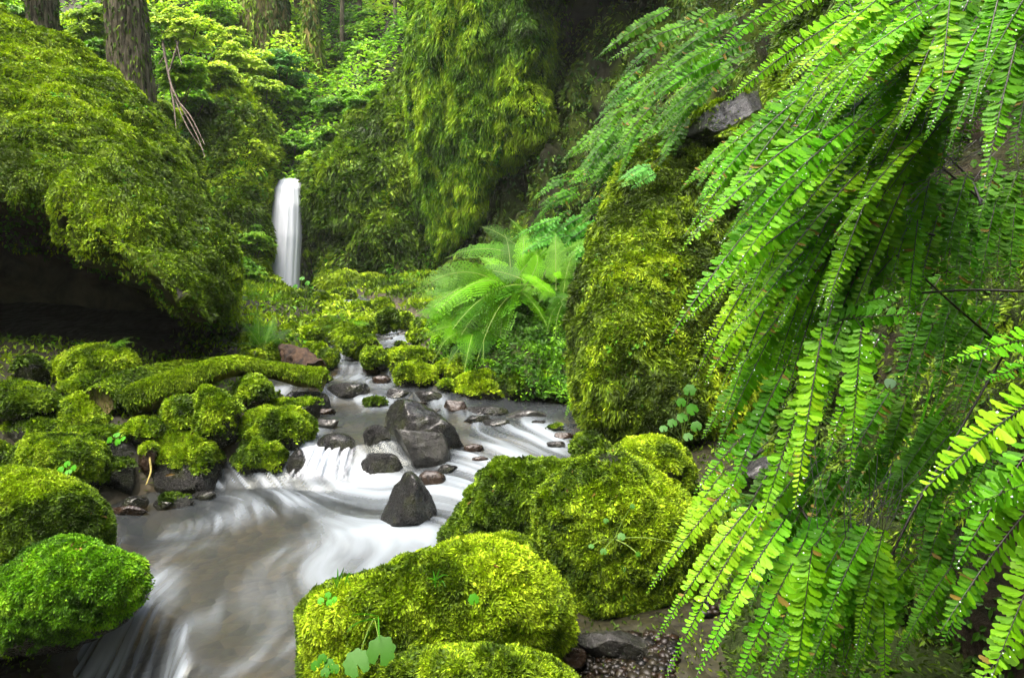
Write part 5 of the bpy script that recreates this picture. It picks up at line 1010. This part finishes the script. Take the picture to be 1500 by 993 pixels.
# ------------------------------------------------------------------ trees behind
def tree_trunk(label, u, w, vb, d, mat='bark', moss=0, cols=MOSS, seed=0, lean=0., limbs=0, name='conifer_tree', top=9.0, crown=True, cat='tree', fcols=None):
    rng = np.random.default_rng(seed + 500)
    base = P(u, vb, d); base[2] = min(base[2], base[2]); r = w * d / F / 2
    z0 = base[2] - 1.2; zt = np.linspace(z0, base[2] + top, 26)
    x = base[0] + lean * (zt - base[2]) + .05 * np.sin(zt * .7 + seed); y = base[1] + 0 * zt
    rr = r * (1 + .5 * np.exp(-(zt - z0) / .9)) * (1 - .35 * (zt - z0) / (top + 1.2))
    pts = np.stack([x, y, zt], 1)
    ns = 140 if w > 30 else 16
    V, T, Q = tube_arr(pts, rr, ns, amp=.13 if w > 30 else .1, nscale=3.2, seed=seed, sub=8, stretch=(5.5, 5.5, .7))
    root = empty(name, label, cat, None, base); org = base
    tk = mesh('trunk', V - org, [T, Q], M[mat], root)
    Tq = np.concatenate([Q[:, [0, 1, 2]], Q[:, [0, 2, 3]]])
    f = nrm(np.cross(V[Tq[:, 1]] - V[Tq[:, 0]], V[Tq[:, 2]] - V[Tq[:, 0]]));
    if (f * (V[Tq].mean(1) - np.stack([np.interp(V[Tq].mean(1)[:, 2], zt, x), np.full(len(Tq), base[1]), V[Tq].mean(1)[:, 2]], 1))).sum() < 0: Tq = Tq[:, ::-1]
    if moss: moss_on(tk, V, Tq, None, org, moss, d, 7, 3, cols, 1.5, seed, upbias=.45, cscale=1.2)
    if crown:
        # whorls of drooping limbs with flat sprays
        A = Acc(); S = Acc(); n = limbs or 16
        for i in range(n):
            zz = base[2] + top * rng.uniform(.42, 1.0); a = rng.uniform(0, 2 * PI); L = rng.uniform(1.2, 2.6) * (1.25 - (zz - base[2]) / top * .6); p0 = np.array([base[0] + lean * (zz - base[2]), base[1], zz])
            dr = np.array([math.cos(a), math.sin(a), 0]); t = np.linspace(0, 1, 8)[:, None]; c = p0 + dr * L * t + np.array([0, 0, -1.]) * (L * .45 * t ** 1.8)
            Vt, Tt, Qt = tube_arr(c, np.linspace(.035, .006, 8), 5); S.add(Vt, T=Tt, Q=Qt)
            k = 130; tt = rng.uniform(.15, 1, k); cc = p0 + dr * (L * tt)[:, None] + np.array([0, 0, -1.]) * (L * .45 * tt ** 1.8)[:, None]; sd = np.array([-dr[1], dr[0], 0]); cc = cc + sd * (rng.normal(0, .22, k) * (1.1 - tt) * L * .7)[:, None] + rng.normal(0, .04, (k, 3)) - np.array([0, 0, .1]) * rng.random(k)[:, None]
            col = palette(cc, fcols or [(.02, .06, .006), (.04, .11, .008), (.09, .2, .012)], 1.5, seed, .2, rng); Vb, Qb, Cb = leaves(cc, np.tile([0, -.2, 1.], (k, 1)), .13, col, grav=.6, aspect=.35, rng=rng); A.add(Vb, Q=Qb, C=Cb)
        S.build('limbs', M[mat], root, off=org); A.build('crown', M['needle'], root, smooth=False, off=org)
    return root
tree_trunk('big straight furrowed trunk rising behind the crest of the left overhang', 200, 56, 190, 9.6, seed=1, top=8, moss=2500, cols=MOSSD)
tree_trunk('greyish trunk farther left near the top left corner', 70, 40, 85, 10.6, seed=2, top=7, moss=1500, cols=MOSSD)
tree_trunk('reddish-brown trunk left of the great mossy trunk', 336, 34, 75, 18.5, mat='rotwood', seed=3, top=10)
tree_trunk('great broad dark trunk wrapped in moss at the top behind the fall', 391, 68, 95, 18.0, mat='mossbark', moss=6000, cols=MOSSD, seed=4, top=10)
tree_trunk('slim mossy trunk just right of the great mossy trunk', 444, 18, 70, 19, mat='mossbark', seed=5, top=10)
tree_trunk('short snag of dead wood coloured yellow as if sunlit above the waterfall', 463, 30, 165, 17.6, mat='palebark', moss=1500, cols=MOSSY, seed=6, top=3.6, crown=False, name='dead_snag', cat='snag')
tree_trunk('thin dark tree right of the yellow snag', 505, 7, 145, 18.5, seed=7, top=10)
tree_trunk('second thin dark tree from the yellow snag', 528, 7, 140, 19.5, seed=8, top=10)
tree_trunk('thin dark sapling nearest the central cliff', 578, 6, 115, 17.5, seed=9, top=9)
tree_trunk('slim tree between the two left trunks in the distance', 125, 12, 60, 20, seed=10, top=10)
tree_trunk('slim far tree right of the big left trunk', 272, 12, 55, 21, seed=11, top=10)
# unseen trees added outside the frame to keep the hollow dark
for i, (x, y) in enumerate([(-9, 3), (-10, -2), (-6, -7), (0, -8), (6, -6), (8, 1), (8, 7), (10, 13), (-12, 8)]):
    b0 = np.array([x, y, float(ground_z(np.array([float(x)]), np.array([float(y)]))[0])]); uu, vv, dd = proj(b0)
    rng = np.random.default_rng(900 + i)
    root = empty('conifer_tree', 'unseen conifer added on the gorge side to shade the hollow', 'tree', 'unseen conifers added around the gorge for shade', b0)
    pts = np.stack([np.full(10, b0[0]), np.full(10, b0[1]), np.linspace(b0[2] - .5, b0[2] + 14, 10)], 1); V, T, Q = tube_arr(pts, np.linspace(.35, .1, 10), 12, amp=.1); mesh('trunk', V - b0, [T, Q], M['bark'], root)
    k = 2600; zz = rng.uniform(3, 14, k); rad = (15 - zz) * .26 * np.sqrt(rng.random(k)); a = rng.uniform(0, 2 * PI, k); pp = b0 + np.stack([rad * np.cos(a), rad * np.sin(a), zz - rad * .4], 1)
    c = palette(pp, [(.02, .06, .006), (.04, .11, .008), (.07, .16, .012)], .5, i, .2, rng); Vb, Qb, Cb = leaves(pp, np.tile([0, 0, 1.], (k, 1)), .45, c, aspect=.5, rng=rng); mesh('crown', Vb - b0, Qb, M['needle'], root, Cb, smooth=False)

# ------------------------------------------------------------------ undergrowth of the far slope
def shrub(label, u, v, d, r, n, lpx, cols, seed, name='leafy_shrub', flat=.7, stems=5):
    rng = np.random.default_rng(seed + 700); c = P(u, v, d); R = r * d / F
    root = empty(name, label, 'shrub', 'shrubs on the far slope', c - np.array([0, 0, R * flat]))
    org = np.array(root.location)
    n = int(n * 1.7); lpx = lpx * .78; k = 30; cc = c + nrm(rng.normal(0, 1, (k, 3))) * (R * rng.uniform(.35, .85, k))[:, None] * np.array([1, .8, flat])
    idx = rng.integers(0, k, n); off = nrm(rng.normal(0, 1, (n, 3))); off[:, 2] = np.abs(off[:, 2]) * .8 - .15; rr = R * rng.uniform(.18, .42, k)[idx]
    pp = cc[idx] + off * (rr * rng.uniform(.6, 1, n) ** .5)[:, None] * np.array([1.15, 1, .6])
    col = palette(pp, cols, 2.0 / R * .5, seed, .22, rng); Vb, Qb, Cb = leaves(pp, off * .7 + np.array([0, -.2, .8]), lpx * d / F, col, rng=rng, spread=.5, aspect=.65)
    mesh('foliage', Vb - org, Qb, M['leaf'], root, Cb, smooth=False)
    S = Acc()
    for i in range(stems):
        t = np.linspace(0, 1, 5)[:, None]; e = cc[i]; b_ = org + rng.normal(0, .1 * R, 3) * np.array([1, 1, 0]) - np.array([0, 0, .4 * R]); V, T, Q = tube_arr(b_ * (1 - t) + e * t, .008 * d / 10, 5); S.add(V, T=T, Q=Q)
    S.build('stems', M['twig'], root, off=org); return root
YG = [(.16, .28, .02), (.28, .42, .03), (.42, .54, .05), (.54, .64, .08)]  # far leaf colours raised to carry the glow of a sunlit canopy
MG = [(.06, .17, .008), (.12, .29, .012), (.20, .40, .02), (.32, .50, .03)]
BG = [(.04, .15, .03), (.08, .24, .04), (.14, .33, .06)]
SH = [('bush coloured yellow as if sunlit, right of the big left trunk at the top', 262, 50, 15, 52, 2600, 8, YG), ('bush on the crest between the trunk and the reddish trunk', 300, 25, 17, 48, 2200, 7, MG), ('dark-centred leafy bush behind the bare dead branch', 262, 110, 11, 45, 2400, 8, MG), ('pale leafy bush below the great mossy trunk', 350, 95, 15.2, 50, 2600, 7, YG),
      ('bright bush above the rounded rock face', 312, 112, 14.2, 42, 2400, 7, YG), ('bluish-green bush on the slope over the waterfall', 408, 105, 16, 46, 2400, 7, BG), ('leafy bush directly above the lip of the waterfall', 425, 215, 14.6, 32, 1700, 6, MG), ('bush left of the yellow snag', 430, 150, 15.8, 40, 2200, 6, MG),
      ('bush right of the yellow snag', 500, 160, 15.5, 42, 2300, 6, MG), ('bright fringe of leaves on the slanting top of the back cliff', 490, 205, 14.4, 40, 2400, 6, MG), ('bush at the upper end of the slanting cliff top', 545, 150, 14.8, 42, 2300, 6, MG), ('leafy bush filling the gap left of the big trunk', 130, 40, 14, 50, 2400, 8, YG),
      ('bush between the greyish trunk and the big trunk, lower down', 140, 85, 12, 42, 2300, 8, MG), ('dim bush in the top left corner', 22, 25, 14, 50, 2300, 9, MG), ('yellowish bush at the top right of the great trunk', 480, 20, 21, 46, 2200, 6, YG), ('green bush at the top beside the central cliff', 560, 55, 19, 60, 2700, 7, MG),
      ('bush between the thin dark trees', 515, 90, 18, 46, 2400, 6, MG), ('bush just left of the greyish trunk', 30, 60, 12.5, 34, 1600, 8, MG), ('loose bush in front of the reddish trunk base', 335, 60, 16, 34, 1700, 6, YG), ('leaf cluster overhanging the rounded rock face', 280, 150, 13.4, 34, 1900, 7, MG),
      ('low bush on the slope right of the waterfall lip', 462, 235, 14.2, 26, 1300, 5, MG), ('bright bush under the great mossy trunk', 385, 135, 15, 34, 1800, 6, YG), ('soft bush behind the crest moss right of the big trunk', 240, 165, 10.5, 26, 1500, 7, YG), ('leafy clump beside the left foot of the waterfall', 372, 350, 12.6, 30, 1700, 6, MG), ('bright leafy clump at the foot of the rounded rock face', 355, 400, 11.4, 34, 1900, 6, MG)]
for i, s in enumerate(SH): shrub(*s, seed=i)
# leaves carpeting the far slope: nobody could count them
rng = np.random.default_rng(5); n = 200000
yy = 14.3 + rng.random(n) ** 1.3 * 22; xx = rng.uniform(-.82, .3, n) * yy - .5
zz = ground_z(xx, yy); pp = np.stack([xx, yy, zz + rng.random(n) ** 2 * .45], 1)
c = palette(pp, MG + [YG[2]], .6, 3, .22, rng); Vb, Qb, Cb = leaves(pp, np.tile([0, -.4, .8], (n, 1)), .125 * (yy / 18), c, rng=rng)
o = mesh('undergrowth', Vb, Qb, M['leaf'], None, Cb, smooth=False); tag(o, 'leafy undergrowth covering the far wooded slope', 'undergrowth', kind='stuff')
# moss and leaves on the bank ground
def ground_cover(name, n, region, fn, lpx, cols, kind, label, seed, wpx=3):
    rng = np.random.default_rng(seed); x = rng.uniform(region[0], region[1], n); y = region[2] + (region[3] - region[2]) * rng.random(n) ** 1.2
    k = fn(x, y) > rng.random(n); x, y = x[k], y[k]; z = ground_z(x, y); p_ = np.stack([x, y, z], 1); u, v, d = proj(p_); k = (u > -80) & (u < 1580) & (v < 1060) & (v > -50); p_, d = p_[k], d[k]
    c = palette(p_, cols, 1.5, seed, .3, rng)
    if kind == 'b': Vb, Qb, Cb = blades(p_, np.tile([0, 0, 1.], (len(p_), 1)), lpx * d / F, wpx * d / F, c, .1, .9, rng)
    else: Vb, Qb, Cb = leaves(p_ + np.array([0, 0, .01]), np.tile([0, -.2, 1.], (len(p_), 1)), lpx * d / F, c, rng=rng)
    o = mesh(name, Vb, Qb, M['moss' if kind == 'b' else 'leaf'], None, Cb, smooth=False); tag(o, label, 'ground cover', kind='stuff')
def bankmask(x, y, a=.05, b_=.35):
    return sstep(a, b_, edge_dist(x, y) + .2 * vnoise(np.stack([x * 3, y * 3, x * 0], -1), 66)) * (1 - sstep(5.0, 5.6, y) * sstep(-2.6, -3.0, x) * (y < 9))
ground_cover('ground_moss', 130000, (-6.5, 3, 1.6, 14), bankmask, 8, MOSS, 'b', 'short moss growing over the stream banks', 71)
ground_cover('bank_leaves', 26000, (-6.5, 3, 3, 14), lambda x, y: bankmask(x, y, .4, 1.0) * (y > 5.2), 8, LEAF, 'l', 'small leaves sprouting over the upper banks', 72)
# gravel of the right bank and below the front boulders
rng = np.random.default_rng(8); A = Acc(); t_ = (1 + 5 ** .5) / 2
ico = nrm(np.array([[-1, t_, 0], [1, t_, 0], [-1, -t_, 0], [1, -t_, 0], [0, -1, t_], [0, 1, t_], [0, -1, -t_], [0, 1, -t_], [t_, 0, -1], [t_, 0, 1], [-t_, 0, -1], [-t_, 0, 1]]))
ifc = np.array([[0,11,5],[0,5,1],[0,1,7],[0,7,10],[0,10,11],[1,5,9],[5,11,4],[11,10,2],[10,7,6],[7,1,8],[3,9,4],[3,4,2],[3,2,6],[3,6,8],[3,8,9],[4,9,5],[2,4,11],[6,2,10],[8,6,7],[9,8,1]])
def pebbles(k, reg, rr, lift=0.):
    u = rng.uniform(reg[0], reg[2], k); v = rng.uniform(reg[1], reg[3], k)
    gu, gv = np.meshgrid(np.linspace(reg[0], reg[2], 5), np.linspace(reg[1], reg[3], 5)); gd = np.array([hit(a, b) for a, b in zip(gu.ravel(), gv.ravel())])
    cf = np.linalg.lstsq(np.stack([gu.ravel(), gv.ravel(), gu.ravel() * 0 + 1], 1), gd, rcond=None)[0]
    for i in range(k):
        d = cf[0] * u[i] + cf[1] * v[i] + cf[2]; p_ = P(u[i], v[i], d); r = rng.uniform(*rr)
        V = ico * (r * rng.uniform(.5, 1.2, 3)) * np.array([1, 1, .6]) * (1 + rng.normal(0, .24, (12, 1))) + p_
        c = np.array([[.014, .011, .005], [.005, .005, .004], [.026, .022, .012], [.018, .010, .004]][rng.integers(0, 4)]) * rng.uniform(.2, 1.0)
        V = V + np.array([0, 0, 1.]) * (float(ground_z(p_[:1], p_[1:2])[0]) - p_[2] + r * .15)
        A.add(V, T=ifc, C=np.tile(c, (12, 1)))
pebbles(420, (690, 575, 850, 612, .26), (.012, .04)); pebbles(1500, (820, 930, 990, 1030, -.0), (.003, .02)); pebbles(200, (1020, 700, 1150, 900, .15), (.008, .03)); pebbles(120, (800, 635, 850, 655, .17), (.01, .03))
M['pebble'] = leaf_mat('pebble', 0., .45, .3)
o = A.build('gravel', M['pebble'], None); tag(o, 'loose brown gravel on the right bank and under the front boulders', 'gravel', kind='stuff')

# ------------------------------------------------------------------ light: overcast sky over the gorge
SUN_EL, SUN_AZ = math.radians(66), math.radians(-120)
w = bpy.data.worlds.new('World'); SC.world = w; w.use_nodes = True; nt = w.node_tree; bg = nt.nodes['Background']
sky = nt.nodes.new('ShaderNodeTexSky'); sky.sky_type = 'NISHITA'; sky.sun_disc = False; sky.sun_elevation = SUN_EL; sky.sun_rotation = SUN_AZ; sky.dust_density = 7; sky.air_density = .6; sky.ozone_density = 1
nt.links.new(sky.outputs[0], bg.inputs[0]); bg.inputs[1].default_value = .15
sl = bpy.data.lights.new('sun', 'SUN'); sl.energy = 1.1; sl.angle = math.radians(55); sl.color = (1, .96, .88)
so = bpy.data.objects.new('sun', sl); COL.objects.link(so)
dirv = Vector((math.sin(SUN_AZ) * math.cos(SUN_EL), math.cos(SUN_AZ) * math.cos(SUN_EL), math.sin(SUN_EL)))
so.rotation_euler = dirv.to_track_quat('Z', 'Y').to_euler(); so.location = dirv * 30
SC.view_settings.view_transform = 'Standard'; SC.view_settings.look = 'None'; SC.view_settings.exposure = 2.5; SC.view_settings.gamma = 1.0
SC.cycles.max_bounces = 8; SC.cycles.diffuse_bounces = 4; SC.cycles.transparent_max_bounces = 12; SC.cycles.use_denoising = True
SC.cycles.sample_clamp_indirect = 4

# humid air of the gorge
m = bpy.data.materials.new('humid_air'); m.use_nodes = True; nt = m.node_tree; nt.nodes.clear()
o_ = nt.nodes.new('ShaderNodeOutputMaterial'); pv_ = nt.nodes.new('ShaderNodeVolumePrincipled'); pv_.inputs['Color'].default_value = (.86, .95, .80, 1); pv_.inputs['Density'].default_value = .0009; pv_.inputs['Anisotropy'].default_value = 0
nt.links.new(pv_.outputs[0], o_.inputs['Volume'])
bx = np.array([[x, y, z] for z in (-3., 52.) for y in (-35., 78.) for x in (-48., 48.)])
hz = mesh('haze', bx, np.array([[0, 2, 3, 1], [4, 5, 7, 6], [0, 1, 5, 4], [2, 6, 7, 3], [0, 4, 6, 2], [1, 3, 7, 5]]), m, smooth=False); tag(hz, 'thin humid air paling the far slope', 'haze', kind='stuff')
SC.cycles.volume_bounces = 0; SC.cycles.volume_step_rate = 5
